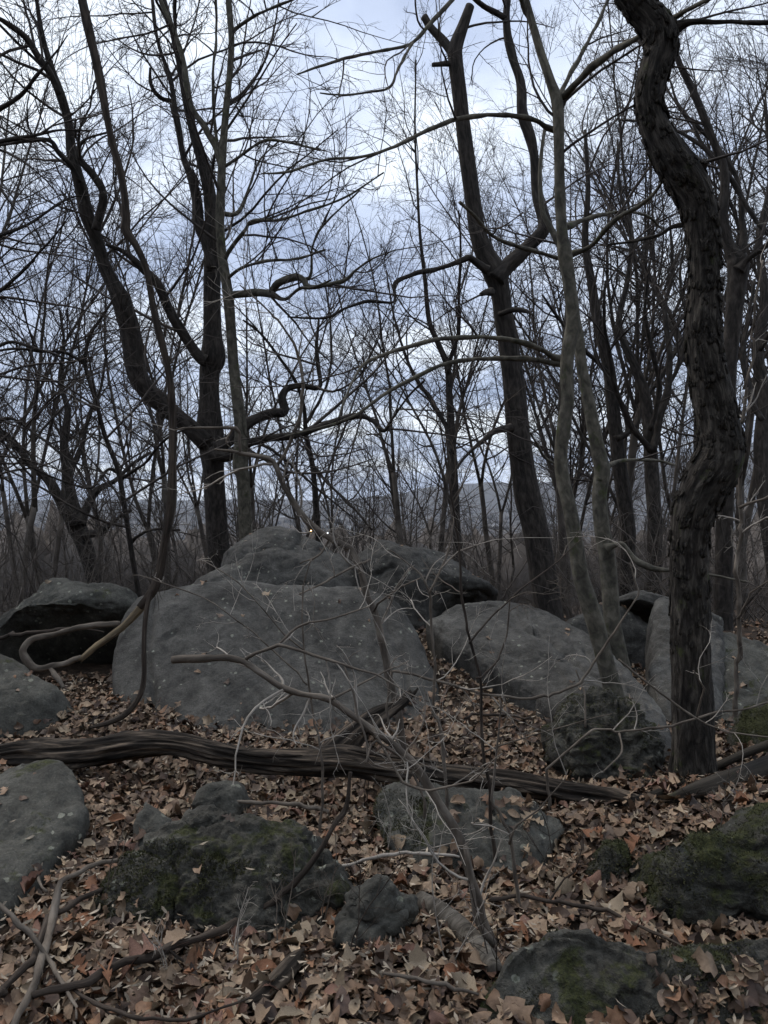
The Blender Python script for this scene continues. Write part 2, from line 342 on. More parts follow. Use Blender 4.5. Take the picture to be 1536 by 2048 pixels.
# ------------------------------------------------------------------ boulders
BVH_V, BVH_T, BVH_ID = [], [], []
def shell(outline, dT, dB, bf, bb, p=2.6, nseg=110, nring=22, amp=0.05, seed=0, rough=0.012, px_center=None, strata=0.0, lobes=1.7, cracks=(), facets=2, sharp=.55):
    """closed body: a silhouette standing on a leaning plane, swollen to both sides"""
    O = np.array(outline, float); C = spl(np.vstack([O, O[:1]]), 10)[:-1]
    if sharp:
        t_ = np.linspace(0, 1, 10, endpoint=False)[:, None]; Ln = np.vstack([a_ * (1 - t_) + b_ * t_ for a_, b_ in zip(O, np.vstack([O[1:], O[:1]]))]); C = C * (1 - sharp) + Ln * sharp
    sl = np.concatenate([[0], np.cumsum(np.linalg.norm(np.diff(np.vstack([C, C[:1]]), axis=0), axis=1))])
    C2 = np.vstack([C, C[:1]]); q = np.linspace(0, sl[-1], nseg, endpoint=False)
    R = np.stack([np.interp(q, sl, C2[:, k]) for k in (0, 1)], -1)
    t = (R[:, 1] - O[:, 1].min()) / (O[:, 1].max() - O[:, 1].min())
    P = W(R[:, 0], R[:, 1], dT * (1 - t) + dB * t)
    ctr = P.mean(0) if px_center is None else W(px_center[0], px_center[1], 0.5 * (dT + dB))
    lo = P[P[:, 2] < np.quantile(P[:, 2], .15)].mean(0); hi = P[P[:, 2] > np.quantile(P[:, 2], .85)].mean(0)
    up = np.array([0, hi[1] - lo[1], hi[2] - lo[2]]); nrm = np.cross([1.0, 0, 0], up); nrm = nrm / np.linalg.norm(nrm)
    if nrm[1] > 0: nrm = -nrm
    vs = []
    a = np.linspace(0, 1, nring + 1)[1:]
    fr = 1 - a ** (1.15 if p < 2.7 else 1.7)
    def ringset(b_, sign):
        for s in fr[:-1]:
            h = b_ * (1 - s ** p) ** (1 / p); vs.append(ctr + (P - ctr) * s + sign * nrm * h)
    vs.append(P); ringset(bf, 1); nf = len(vs); ringset(bb, -1)
    v = np.vstack(vs + [ctr[None] + nrm * bf, ctr[None] - nrm * bb]); m = nseg; q4 = []; t3 = []
    j = np.arange(m); j2 = (j + 1) % m
    for k in range(nf - 1): q4.append(np.stack([k * m + j, k * m + j2, (k + 1) * m + j2, (k + 1) * m + j], -1))
    prev = 0
    for k in range(nf, len(vs)): q4.append(np.stack([prev * m + j2, prev * m + j, k * m + j, k * m + j2], -1)); prev = k
    e1 = len(vs) * m; kf = nf - 1; kb = len(vs) - 1
    t3.append(np.stack([kf * m + j, kf * m + j2, np.full(m, e1)], -1)); t3.append(np.stack([kb * m + j2, kb * m + j, np.full(m, e1 + 1)], -1))
    q4 = np.vstack(q4); t3 = np.vstack(t3)
    rf = np.random.default_rng(seed * 13 + 5)
    for k in range(facets):
        fn = unit(rf.normal(0, 1, 3) * [1, .7, .8] + nrm * rf.uniform(.2, 1.0)); pr_ = (v - ctr) @ fn; h_ = pr_.max() * rf.uniform(.80, .93); ex = np.maximum(pr_ - h_, 0); v = v - fn * (ex * .9)[:, None]
    rad = unit(v - ctr); size = np.linalg.norm(P - ctr, axis=1).mean()
    sc_ = lobes / size
    v = v + rad * (amp * fbm(v * sc_ + seed * 5.1, 3, 0.5))[:, None]
    vn = np.zeros_like(v); q0 = np.cross(v[q4[:, 2]] - v[q4[:, 0]], v[q4[:, 3]] - v[q4[:, 1]])
    for c_ in range(4): np.add.at(vn, q4[:, c_], q0)
    vn = unit(vn); vn[-2] = nrm; vn[-1] = -nrm; vn = vn * np.where((vn * rad).sum(1, keepdims=True) < -.3, -1, 1)
    ch = np.abs(vnoise(v * 4.3 + seed * 3.3)); d = .62 * rough * fbm(v * 7 + seed, 4, 0.6) - rough * 0.5 * np.exp(-(ch / 0.04) ** 2) + rough * .55 * fbm(v * 19 + seed, 3, .6)
    if strata:
        w = (v @ np.array([0.25, 0.3, 1.0])) * 16 + 1.6 * fbm(v * 2.5 + seed, 2)
        d = d + strata * (np.abs((w % 1.0) - 0.5) * 2) ** 2 * (0.4 + 0.6 * np.clip(vnoise(v * 3 + seed * 2) + .4, 0, 1))
    for cp, cw, cd in cracks:
        dyv = v[:, 1]; ct, st = math.cos(TH), math.sin(TH); zc = dyv * ct - (v[:, 2] - CAMZ) * st; yc = dyv * st + (v[:, 2] - CAMZ) * ct
        q_ = np.stack([768 + F * v[:, 0] / zc, 1024 - F * yc / zc], -1); cp = np.array(cp, float); best = np.full(len(v), 1e9)
        q_ = q_ + 4 * np.stack([vnoise(v * 9), vnoise(v * 9 + 40)], -1)
        for a_, b_ in zip(cp[:-1], cp[1:]):
            ab = b_ - a_; tt = np.clip(((q_ - a_) @ ab) / (ab @ ab), 0, 1); best = np.minimum(best, np.linalg.norm(q_ - a_ - tt[:, None] * ab, axis=1))
        d = d - cd * np.exp(-(best / cw) ** 2) * (((v - ctr) @ nrm) > -.02)
    v = v + vn * d[:, None]
    return v, q4, t3
M_MOSS = None
def moss_part(o, V, Fq, og, n, thr, seed, reg=None):
    rg = np.random.default_rng(seed); a, b_, c = V[Fq[:, 0]], V[Fq[:, 1]], V[Fq[:, 2]]; cr_ = np.cross(b_ - a, c - a); ar = np.linalg.norm(cr_, axis=1); nr = cr_ / np.maximum(ar, 1e-9)[:, None]
    ctr = V.mean(0); flip = ((a - ctr) * nr).sum(1) < 0; nr[flip] *= -1
    w = ar * (nr[:, 2] > -.1) * (fbm(a * 3.2 + seed, 3) + .25 * nr[:, 2] > thr) * (a[:, 2] > -.05)
    if reg:
        sx, sy = pix(a[:, 0], a[:, 1], a[:, 2]); w = w * (((sx - reg[0]) / reg[2]) ** 2 + ((sy - reg[1]) / reg[3]) ** 2 + .6 * fbm(a * 9, 2) < 1)
    i = rg.choice(len(Fq), n, p=w / w.sum()); u_, v_ = rg.random((2, n)); f = u_ + v_ > 1; u_[f] = 1 - u_[f]; v_[f] = 1 - v_[f]
    p = a[i] + u_[:, None] * (b_[i] - a[i]) + v_[:, None] * (V[Fq[i, 3]] - a[i]); N_ = unit(nr[i] + rg.normal(0, .45, (n, 3))); t = unit(np.cross(N_, rg.normal(0, 1, (n, 3)))); h = rg.uniform(.004, .010, n)[:, None]; wd = rg.uniform(.0015, .0032, n)[:, None]
    cush = .006 * np.clip(fbm(p * 14, 2) + .3, 0, 1)[:, None]; p = p + nr[i] * cush
    v = np.stack([p - t * wd - nr[i] * .004, p + t * wd - nr[i] * .004, p + N_ * h], 1); col_ = np.array((.054, .056, .022)) * rg.uniform(.35, 1.5, n)[:, None] * [1, 1, 1]; m = MB(); m.add(v, None, np.arange(3 * n).reshape(-1, 3), c=np.repeat(col_, 3, 0)); k = m.build('moss', M_LEAF, o, og); k['kind'] = 'stuff'
def boulder(label, shells, mat, name='boulder', mats=None, cat='boulder', group=None, moss=None):
    mb = MB(); allv = []
    for v, q, t in shells:
        mb.add(v, q, t); base = sum(len(x) for x in BVH_V)
        BVH_V.append(v); BVH_T.extend([tuple(int(i) + base for i in f) for f in q]); BVH_T.extend([tuple(int(i) + base for i in f) for f in t])
        allv.append(v)
    V = np.vstack(allv); og = (V[:, 0].mean(), V[:, 1].mean(), V[:, 2].min())
    o = tag(mb.build(name, mat, origin=og), label, cat, group)
    if moss: moss_part(o, shells[0][0], shells[0][1], np.array(og), moss[0], moss[1], len(BVH_V), moss[2] if len(moss) > 2 else None)
    return o

# big slab in the middle
boulder('broad smooth grey slab boulder sloping down behind the fallen log', [shell(
    [(226, 1400), (232, 1330), (248, 1262), (285, 1212), (400, 1190), (520, 1186), (640, 1190), (735, 1201), (795, 1230), (838, 1290), (862, 1360), (880, 1440), (905, 1540), (700, 1560), (500, 1570), (380, 1555), (280, 1545), (232, 1480)],
    6.15, 4.75, 0.24, 0.75, 4.2, 240, 60, 0.03, 1, 0.009, cracks=[([(306, 1210), (292, 1300), (306, 1370), (296, 1460)], 7, .05), ([(640, 1330), (720, 1345), (790, 1390), (850, 1400)], 4, .018), ([(330, 1275), (352, 1262)], 4, .03), ([(760, 1230), (800, 1300), (820, 1400)], 6, .015)], facets=0)], M_ROCK)
boulder('peaked grey boulder resting on the big slab, cracked across its crest', [
    shell([(372, 1200), (400, 1168), (440, 1146), (520, 1125), (600, 1115), (690, 1128), (728, 1172), (744, 1192), (735, 1232), (560, 1260), (400, 1232)], 7.35, 6.9, 0.40, 0.5, 2.8, 170, 40, 0.04, 2, 0.011),
    shell([(440, 1170), (452, 1112), (490, 1084), (520, 1064), (560, 1059), (592, 1068), (612, 1084), (655, 1102), (690, 1140), (660, 1220), (540, 1240)], 7.5, 7.2, 0.40, 0.45, 2.8, 200, 50, 0.03, 3, 0.010, cracks=[([(500, 1130), (545, 1122), (575, 1118), (604, 1117)], 6, .07), ([(600, 1070), (598, 1090), (604, 1116)], 5, .04)])], M_ROCK)
boulder('rounded dark boulder with undercut side next to the peaked boulder', [shell(
    [(712, 1150), (738, 1115), (790, 1099), (842, 1104), (892, 1130), (935, 1166), (992, 1204), (960, 1222), (905, 1228), (868, 1252), (850, 1310), (800, 1310), (745, 1240)],
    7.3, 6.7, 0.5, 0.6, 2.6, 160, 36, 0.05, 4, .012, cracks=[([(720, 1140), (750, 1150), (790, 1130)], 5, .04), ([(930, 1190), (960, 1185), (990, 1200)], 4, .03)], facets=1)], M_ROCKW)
boulder('long grey slab boulder sloping away beside the leaf filled gully', [shell(
    [(858, 1262), (905, 1228), (990, 1214), (1075, 1232), (1150, 1272), (1205, 1312), (1265, 1368), (1318, 1436), (1350, 1495), (1352, 1540), (1300, 1556), (1225, 1535), (1140, 1470), (1050, 1400), (960, 1350), (890, 1310)],
    6.3, 4.2, 0.14, 0.6, 5.0, 240, 50, 0.035, 5, 0.013, cracks=[([(1050, 1248), (1110, 1290), (1170, 1340), (1230, 1372)], 4, .03), ([(1080, 1310), (1130, 1322)], 4, .03), ([(1170, 1300), (1210, 1330), (1290, 1420)], 4, .03)], facets=0)], M_ROCK)
boulder('rough mossy rock with layered ledges at the foot of the slender twin trunks', [shell(
    [(1102, 1450), (1125, 1418), (1165, 1388), (1215, 1384), (1260, 1408), (1300, 1450), (1335, 1510), (1345, 1600), (1230, 1610), (1150, 1540), (1108, 1490)],
    4.42, 4.0, 0.10, 0.4, 3.0, 200, 46, 0.04, 6, 0.035, strata=0.02, facets=3)], M_ROCKM, moss=(7000, .0))
boulder('small dark split rock poking from leaves in the gully', [shell(
    [(935, 1345), (955, 1308), (1000, 1300), (1040, 1330), (1090, 1345), (1118, 1362), (1080, 1385), (1040, 1400), (985, 1410), (940, 1395)],
    5.95, 5.6, 0.10, 0.25, 2.3, 90, 16, 0.03, 7, 0.02)], M_ROCKW, name='rock', cat='rock')
# right hand blocks behind the twisted tree
boulder('tilted flat slab bridging a dark gap behind the twin trunks', [shell(
    [(1228, 1206), (1232, 1197), (1248, 1190), (1256, 1190), (1300, 1201), (1362, 1221), (1412, 1243), (1420, 1250), (1418, 1268), (1410, 1270), (1360, 1254), (1300, 1232), (1250, 1214)],
    6.95, 6.85, 0.42, 0.5, 6.0, 150, 26, 0.006, 8, 0.010, facets=0)], M_ROCK, name='stone_slab', cat='stone slab')
boulder('dark overhung ledge boulder under the tilted flat slab', [shell(
    [(1112, 1256), (1150, 1236), (1200, 1206), (1245, 1222), (1300, 1252), (1330, 1300), (1330, 1420), (1240, 1430), (1180, 1340), (1140, 1285)],
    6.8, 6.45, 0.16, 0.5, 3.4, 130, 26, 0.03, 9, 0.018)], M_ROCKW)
boulder('upright squared rock block standing by the scaly twisted trunk', [shell(
    [(1299, 1250), (1300, 1226), (1303, 1217), (1313, 1211), (1322, 1211), (1345, 1218), (1400, 1245), (1440, 1275), (1446, 1340), (1440, 1450), (1400, 1480), (1310, 1470), (1296, 1400), (1300, 1330)],
    6.35, 4.95, 0.16, 0.4, 4.0, 150, 30, 0.012, 10, 0.016, facets=0)], M_ROCK)
boulder('broad lichen spotted rock beyond the twisted trunk', [shell(
    [(1400, 1320), (1432, 1286), (1490, 1300), (1545, 1318), (1620, 1350), (1660, 1450), (1640, 1580), (1500, 1590), (1410, 1560), (1395, 1430)],
    6.1, 4.6, 0.22, 0.5, 3.2, 130, 26, 0.04, 11, .018)], M_ROCKL)
boulder('dark green mossy rock behind the half rotten log', [shell(
    [(1478, 1470), (1490, 1418), (1530, 1396), (1600, 1400), (1650, 1450), (1640, 1580), (1540, 1590), (1485, 1540)],
    4.6, 4.3, 0.2, 0.3, 2.3, 100, 18, 0.04, 12)], M_ROCKMM, name='rock', cat='rock', moss=(4000, -.2))
# left side
boulder('wide greenish boulder roofing the dark hollow with the looped vine', [shell(
    [(-130, 1330), (-60, 1300), (0, 1276), (70, 1225), (128, 1182), (165, 1178), (230, 1190), (283, 1200), (292, 1235), (230, 1252), (140, 1252), (60, 1268), (10, 1288), (-60, 1345)],
    6.6, 5.9, 0.30, 0.8, 2.6, 150, 30, 0.035, 13, .018, facets=0)], M_ROCKL)
boulder('dark rock wall closing the back of the hollow', [shell(
    [(-120, 1300), (0, 1240), (140, 1215), (280, 1225), (330, 1300), (320, 1480), (120, 1500), (-120, 1480)],
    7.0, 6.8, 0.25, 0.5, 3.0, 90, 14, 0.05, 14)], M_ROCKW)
boulder('low lichen covered boulder below the dark hollow', [shell(
    [(-120, 1330), (-40, 1318), (20, 1330), (80, 1362), (138, 1402), (160, 1440), (120, 1500), (0, 1530), (-120, 1530)],
    5.2, 4.6, 0.22, 0.5, 2.5, 110, 20, 0.04, 15)], M_ROCKL)
boulder('smooth blue grey slab half under the log beside the forked stick', [shell(
    [(-160, 1640), (-60, 1590), (20, 1556), (80, 1536), (132, 1540), (165, 1580), (175, 1630), (150, 1690), (105, 1745), (60, 1800), (0, 1860), (-100, 1930), (-180, 1850)],
    3.60, 2.45, 0.10, 0.45, 3.4, 160, 30, 0.025, 16, 0.012)], M_ROCKL)
# near stones
boulder('small rounded grey stone nestled in leaves just below the log', [shell(
    [(384, 1612), (392, 1585), (420, 1566), (455, 1560), (488, 1574), (500, 1605), (480, 1640), (420, 1645)],
    3.7, 3.6, 0.09, 0.14, 2.2, 80, 16, 0.012, 17, 0.006)], M_ROCKL, name='stone', cat='stone')
boulder('small pointed grey stone tucked against the mossy ridge boulder', [shell(
    [(262, 1700), (272, 1650), (292, 1608), (318, 1620), (345, 1650), (350, 1720), (300, 1750)],
    3.4, 3.2, 0.06, 0.12, 2.4, 70, 14, 0.012, 18, 0.006)], M_ROCKL, name='stone', cat='stone')
boulder('long mossy ridge boulder with pale lichen flakes among fallen leaves', [
    shell([(140, 1870), (190, 1800), (240, 1735), (300, 1672), (360, 1640), (430, 1632), (540, 1655), (640, 1700), (720, 1752), (745, 1800), (680, 1850), (560, 1900), (480, 1935), (330, 1905), (200, 1900)],
          2.98, 2.62, 0.14, 0.35, 2.6, 240, 50, 0.02, 19, 0.034, facets=3),
    shell([(330, 1690), (370, 1632), (420, 1612), (480, 1622), (560, 1642), (625, 1672), (640, 1712), (560, 1740), (420, 1740)],
          3.0, 2.85, 0.07, 0.2, 2.6, 160, 32, 0.015, 20, 0.030, facets=1)], M_ROCKM, moss=(11000, .05, (330, 1800, 240, 110)))
boulder('grey knobbly rock between the mossy ridge boulder and birch log', [shell(
    [(682, 1900), (676, 1840), (700, 1785), (742, 1758), (790, 1764), (822, 1800), (825, 1850), (790, 1910), (730, 1930)],
    2.66, 2.5, 0.10, 0.2, 2.3, 120, 24, 0.03, 21, 0.018)], M_ROCKL, name='rock', cat='rock')
boulder('flat topped grey rock with a mossy edge behind the foreground saplings', [shell(
    [(752, 1640), (765, 1592), (800, 1576), (900, 1588), (1000, 1602), (1095, 1636), (1122, 1672), (1100, 1720), (1062, 1790), (960, 1815), (850, 1775), (785, 1715)],
    3.58, 2.98, 0.10, 0.35, 3.4, 170, 34, 0.03, 22, 0.018)], M_ROCKL, moss=(6000, -.3, (800, 1650, 60, 85)))
boulder('low dark block thick with green moss on its top', [
    shell([(1275, 1745), (1290, 1705), (1350, 1694), (1420, 1672), (1500, 1632), (1580, 1610), (1680, 1640), (1700, 1780), (1560, 1850), (1400, 1850), (1320, 1835), (1290, 1795)],
          2.9, 2.7, 0.12, 0.4, 2.8, 180, 34, 0.035, 23, 0.026)], M_ROCKMM, moss=(12000, .0))
boulder('small moss cushion covered stone beside the low dark block', [shell(
    [(1180, 1750), (1190, 1705), (1215, 1685), (1250, 1692), (1262, 1730), (1240, 1775), (1200, 1780)],
    3.04, 2.97, 0.06, 0.12, 2.2, 70, 14, 0.015, 24, 0.012)], M_ROCKMM, name='stone', cat='stone', moss=(3000, -1))
boulder('broad mossy foreground boulder partly buried under drifted leaves', [shell(
    [(915, 2160), (935, 2060), (960, 1988), (1005, 1932), (1055, 1884), (1120, 1862), (1200, 1872), (1290, 1900), (1400, 1894), (1520, 1885), (1640, 1900), (1660, 2000), (1500, 2140), (1300, 2240), (1120, 2270), (980, 2250)],
    2.33, 1.95, 0.03, 0.45, 3.0, 240, 44, 0.02, 25, 0.022, facets=0)], M_ROCKM, moss=(12000, .15))

# ------------------------------------------------------------------ surface for scattering
gsel = (np.abs(gx) < 16) & (gy > -2) & (gy < 22)
idx = np.where(gsel.ravel())[0]; remap = -np.ones(gsel.size, np.int64); remap[idx] = np.arange(len(idx))
gf = remap[gq]; gf = gf[(gf >= 0).all(1)]
rock_bvh = BVHTree.FromPolygons([tuple(map(float, p)) for p in np.vstack(BVH_V)], BVH_T)
ground_bvh = BVHTree.FromPolygons([tuple(map(float, p)) for p in gv.reshape(-1, 3)[idx]], [tuple(map(int, f)) for f in gf])
DN = Vector((0, 0, -1))
HIT = [0]
def drop(x, y):
    o = Vector((x, y, 6.0)); g = ground_bvh.ray_cast(o, DN); r = rock_bvh.ray_cast(o, DN)
    gzv = g[0].z if g[0] else float(gz(x, y)); gn = g[1] if g[0] else Vector((0, 0, 1))
    if gn.z < 0: gn = -gn
    if r[0] and r[0].z > gzv:
        n = r[1] if r[1].z > 0 else -r[1]
        HIT[0] = r[0].z - gzv; return r[0].z, n, True
    HIT[0] = 0; return gzv, gn, False

# ------------------------------------------------------------------ branches and twigs
def grow(base, d, L, n, wander, trop, rg):
    K = len(base); P = np.zeros((K, n, 3)); P[:, 0] = base; d = unit(d)
    tr = np.broadcast_to(np.asarray(trop, float), (3,)) if np.ndim(trop) else np.array([0, 0, trop])
    bend = rg.normal(0, wander * 0.6, (K, 3))
    for i in range(1, n):
        d = unit(d + rg.normal(0, wander, (K, 3)) + bend + tr)
        P[:, i] = P[:, i - 1] + d * (L / (n - 1))[:, None]
    return P
def spawn(P, R, per, t0, t1, ang, lf, n, wander, trop, rg, rmin, planar=0.0):
    """children along each of the K parents: P (K,n,3), R (K,n)"""
    K, m, _ = P.shape
    if K == 0: return np.zeros((0, n, 3)), np.zeros((0, n))
    t = rg.uniform(t0, t1, (K, per)); f = t * (m - 1); i = np.minimum(f.astype(int), m - 2); fr = (f - i)[..., None]
    k = np.arange(K)[:, None]
    A, B = P[k, i], P[k, i + 1]; base = (A * (1 - fr) + B * fr).reshape(-1, 3); T = unit(B - A).reshape(-1, 3)
    rp = (R[k, i] * (1 - fr[..., 0]) + R[k, i + 1] * fr[..., 0]).reshape(-1)
    rv = rg.normal(0, 1, T.shape); rv[:, 2] *= (1 - planar); pr = unit(rv - (rv * T).sum(-1, keepdims=True) * T)
    a = np.radians(rg.uniform(ang[0], ang[1], len(T)))[:, None]; d = T * np.cos(a) + pr * np.sin(a)
    Lp = np.linalg.norm(np.diff(P, axis=1), axis=-1).sum(1)
    L = (np.repeat(Lp, per) * rg.uniform(lf[0], lf[1], len(T))) * (1.15 - 0.6 * t.reshape(-1))
    C = grow(base, d, L, n, wander, trop, rg)
    r0 = np.maximum(np.minimum(rp * 0.6, 0.003 + 0.0065 * L), rmin)
    return C, r0[:, None] * np.linspace(1, 0.35, n)[None, :]
def limb_spawn(limbs, dens, L, ang, n, wander, trop, rg, t0=0.1, rmin=0.004, planar=0.0):
    """first order branches off traced limbs; limbs = [(P, r)]"""
    bs, ds, ls, rs = [], [], [], []
    for P, r in limbs:
        sl = np.concatenate([[0], np.cumsum(np.linalg.norm(np.diff(P, axis=0), axis=1))]); c = max(1, int(sl[-1] * dens * (1 - t0)))
        s = rg.uniform(t0 * sl[-1], sl[-1], c); T = unit(np.gradient(P, axis=0))
        b = np.stack([np.interp(s, sl, P[:, k]) for k in range(3)], -1); t = unit(np.stack([np.interp(s, sl, T[:, k]) for k in range(3)], -1))
        rv = rg.normal(0, 1, t.shape); rv[:, 2] *= (1 - planar); pr = unit(rv - (rv * t).sum(-1, keepdims=True) * t)
        a = np.radians(rg.uniform(ang[0], ang[1], c))[:, None]
        bs.append(b); ds.append(t * np.cos(a) + pr * np.sin(a)); ls.append(rg.uniform(L[0], L[1], c) ** 1.0); rs.append(np.interp(s, sl, r))
    b = np.vstack(bs); d = np.vstack(ds); l = np.concatenate(ls); r = np.concatenate(rs)
    P = grow(b, d, l, n, wander, trop, rg)
    r0 = np.maximum(np.minimum(r * 0.6, 0.004 + 0.0085 * l), rmin)
    return P, r0[:, None] * np.linspace(1, 0.3, n)[None, :]
def crown(mbt, limbs, rg, dens=2.5, L=(0.8, 2.2), ang=(35, 70), per=(7, 5), trop=0.03, t0=0.12, rmin=(0.0062, 0.0040, 0.0028), planar=0.0, wander=0.10):
    A, RA = limb_spawn(limbs, dens, L, ang, 10, wander, trop, rg, t0, rmin[0], planar)
    mbt.tubes(A, RA, 4)
    B, RB_ = spawn(A, RA, per[0], 0.15, 1.0, (28, 62), (0.22, 0.5), 6, wander * 1.1, trop, rg, rmin[1], planar); mbt.tubes(B, RB_, 3)
    if len(per) > 1 and per[1]:
        C, RC = spawn(B, RB_, per[1], 0.2, 1.0, (25, 60), (0.25, 0.55), 4, wander * 1.2, trop, rg, rmin[2], planar); mbt.tubes(C, RC, 3)

def trace(pts, d0, d1=None, m=6):
    """photo trace (px, py, width px) -> 3D centre line and radii, running from depth d0 to d1"""
    d1 = d0 if d1 is None else d1
    A = np.array(pts, float); sl = np.concatenate([[0], np.cumsum(np.hypot(np.diff(A[:, 0]), np.diff(A[:, 1])))]); t = sl / sl[-1]
    D = d0 * (1 - t) + d1 * t + 0.0
    X = np.hstack([W(A[:, 0], A[:, 1], D), (A[:, 2] / 2 / F * D)[:, None]])
    Q = spl(X, m); return Q[:, :3], np.maximum(Q[:, 3], 0.0012)
def to_ground(P, r, flare=1.25, deep=0.15):
    g = float(gz(P[0, 0], P[0, 1])) - deep
    if P[0, 2] > g + 0.02:
        k = max(2, int((P[0, 2] - g) / 0.15)); z = np.linspace(g, P[0, 2], k, endpoint=False)
        f = np.clip(1 + (flare - 1) * np.exp(-(z - g - deep) / 0.22), 1, flare)
        E = np.stack([np.full(k, P[0, 0]), np.full(k, P[0, 1]), z], -1)
        return np.vstack([E, P]), np.concatenate([r[0] * f, r])
    return P, r

def tree(name, label, trunk, limbs, bark, seed, sides=16, amp=0.05, ridge=0.0, crown_kw=None, cat='tree', twig=None, group=None, crown_extra=None, ground_it=True, wood_name='limb', trunk_in_crown=0.55, m=6, freq=(9, 1.2)):
    rg = np.random.default_rng(seed)
    P, r = trace(*trunk, m=m)
    if ground_it: P, r = to_ground(P, r)
    e = empty(name, P[0]); tag(e, label, cat, group)
    b = MB(); b.limb(P, r, sides, amp, freq, seed=seed, ridge=ridge); b.build('trunk', bark, e, P[0])
    src = []
    k = int(len(P) * (1 - trunk_in_crown)); 
    if trunk_in_crown > 0: src.append((P[k:], r[k:]))
    for L_ in limbs:
        Q, q = trace(*L_, m=m); b = MB(); b.limb(Q, q, max(6, int(sides * min(1, q.max() / r.max() + 0.25))), amp, seed=seed + 3, ridge=ridge * 0.7, wob=.28); b.build(wood_name, bark, e, P[0]); src.append((Q, q))
    if crown_kw is not None:
        t = MB(); crown(t, src, rg, **crown_kw)
        if crown_extra: crown_extra(t, rg)
        t.build('crown', twig or M_TWIG, e, P[0])
    return e, P, r, src

# --- left forked tree
tree('forked_tree', 'large dark tree forking low into several stems behind the peaked boulder',
     ([(442, 1145, 44), (436, 1080, 44), (431, 1010, 43), (427, 950, 43), (424, 905, 50), (420, 865, 56), (419, 800, 40), (420, 745, 40), (427, 715, 50), (426, 670, 38), (424, 600, 35), (425, 520, 34), (426, 455, 34), (424, 420, 28), (416, 370, 24), (401, 310, 22), (386, 262, 18), (372, 200, 16), (360, 130, 14), (344, 60, 12), (328, 0, 10), (310, -70, 8), (300, -150, 5)], 10.0, 10.4),
     [([(412, 885, 40), (375, 852, 34), (330, 816, 34), (290, 765, 36), (268, 715, 36), (254, 650, 34), (240, 600, 34), (215, 540, 30), (198, 480, 28), (175, 430, 25), (160, 360, 20), (145, 300, 19), (134, 240, 17), (120, 190, 16), (104, 140, 14), (85, 70, 11), (73, 0, 9), (66, -70, 6)], 10.0, 9.0),
      ([(424, 905, 30), (452, 912, 26), (472, 902, 20), (497, 887, 16), (540, 877, 15), (590, 870, 15), (635, 855, 14), (677, 842, 13), (716, 832, 12), (745, 842, 9), (768, 862, 8), (785, 838, 6), (815, 795, 5), (850, 760, 4)], 9.9, 8.6),
      ([(430, 898, 30), (458, 880, 24), (476, 863, 22), (505, 842, 20), (540, 828, 18), (568, 824, 18), (564, 795, 16), (574, 777, 13), (604, 770, 13), (632, 774, 12), (642, 768, 9), (637, 735, 8), (634, 690, 7), (637, 640, 5)], 9.9, 10.6),
      ([(410, 722, 26), (396, 712, 22), (365, 668, 20), (338, 612, 18), (312, 566, 17), (282, 535, 14), (250, 505, 11), (212, 487, 8)], 10.0, 9.4),
      ([(424, 540, 18), (414, 495, 22), (400, 440, 21), (388, 375, 18), (372, 325, 15), (360, 270, 12), (350, 212, 11), (338, 150, 9), (315, 80, 8), (304, 0, 6)], 10.1, 10.8),
      ([(192, 460, 18), (199, 425, 15), (208, 382, 15), (186, 350, 14), (162, 322, 12), (157, 298, 8), (175, 276, 6), (215, 265, 4)], 9.4, 9.0),
      ([(120, 190, 14), (95, 140, 13), (55, 80, 12), (15, 48, 10), (-30, 20, 8), (-90, -20, 5)], 9.1, 8.4),
      ([(160, 365, 10), (140, 330, 10), (118, 305, 9), (95, 280, 8), (30, 282, 7), (-40, 290, 5)], 9.3, 8.6),
      ([(350, 205, 8), (320, 195, 8), (302, 165, 7), (300, 135, 4)], 10.6, 10.4)],
     M_BARK, 21, 18, 0.05, 0.05, dict(dens=4.0, L=(0.7, 2.4), per=(9, 5)))
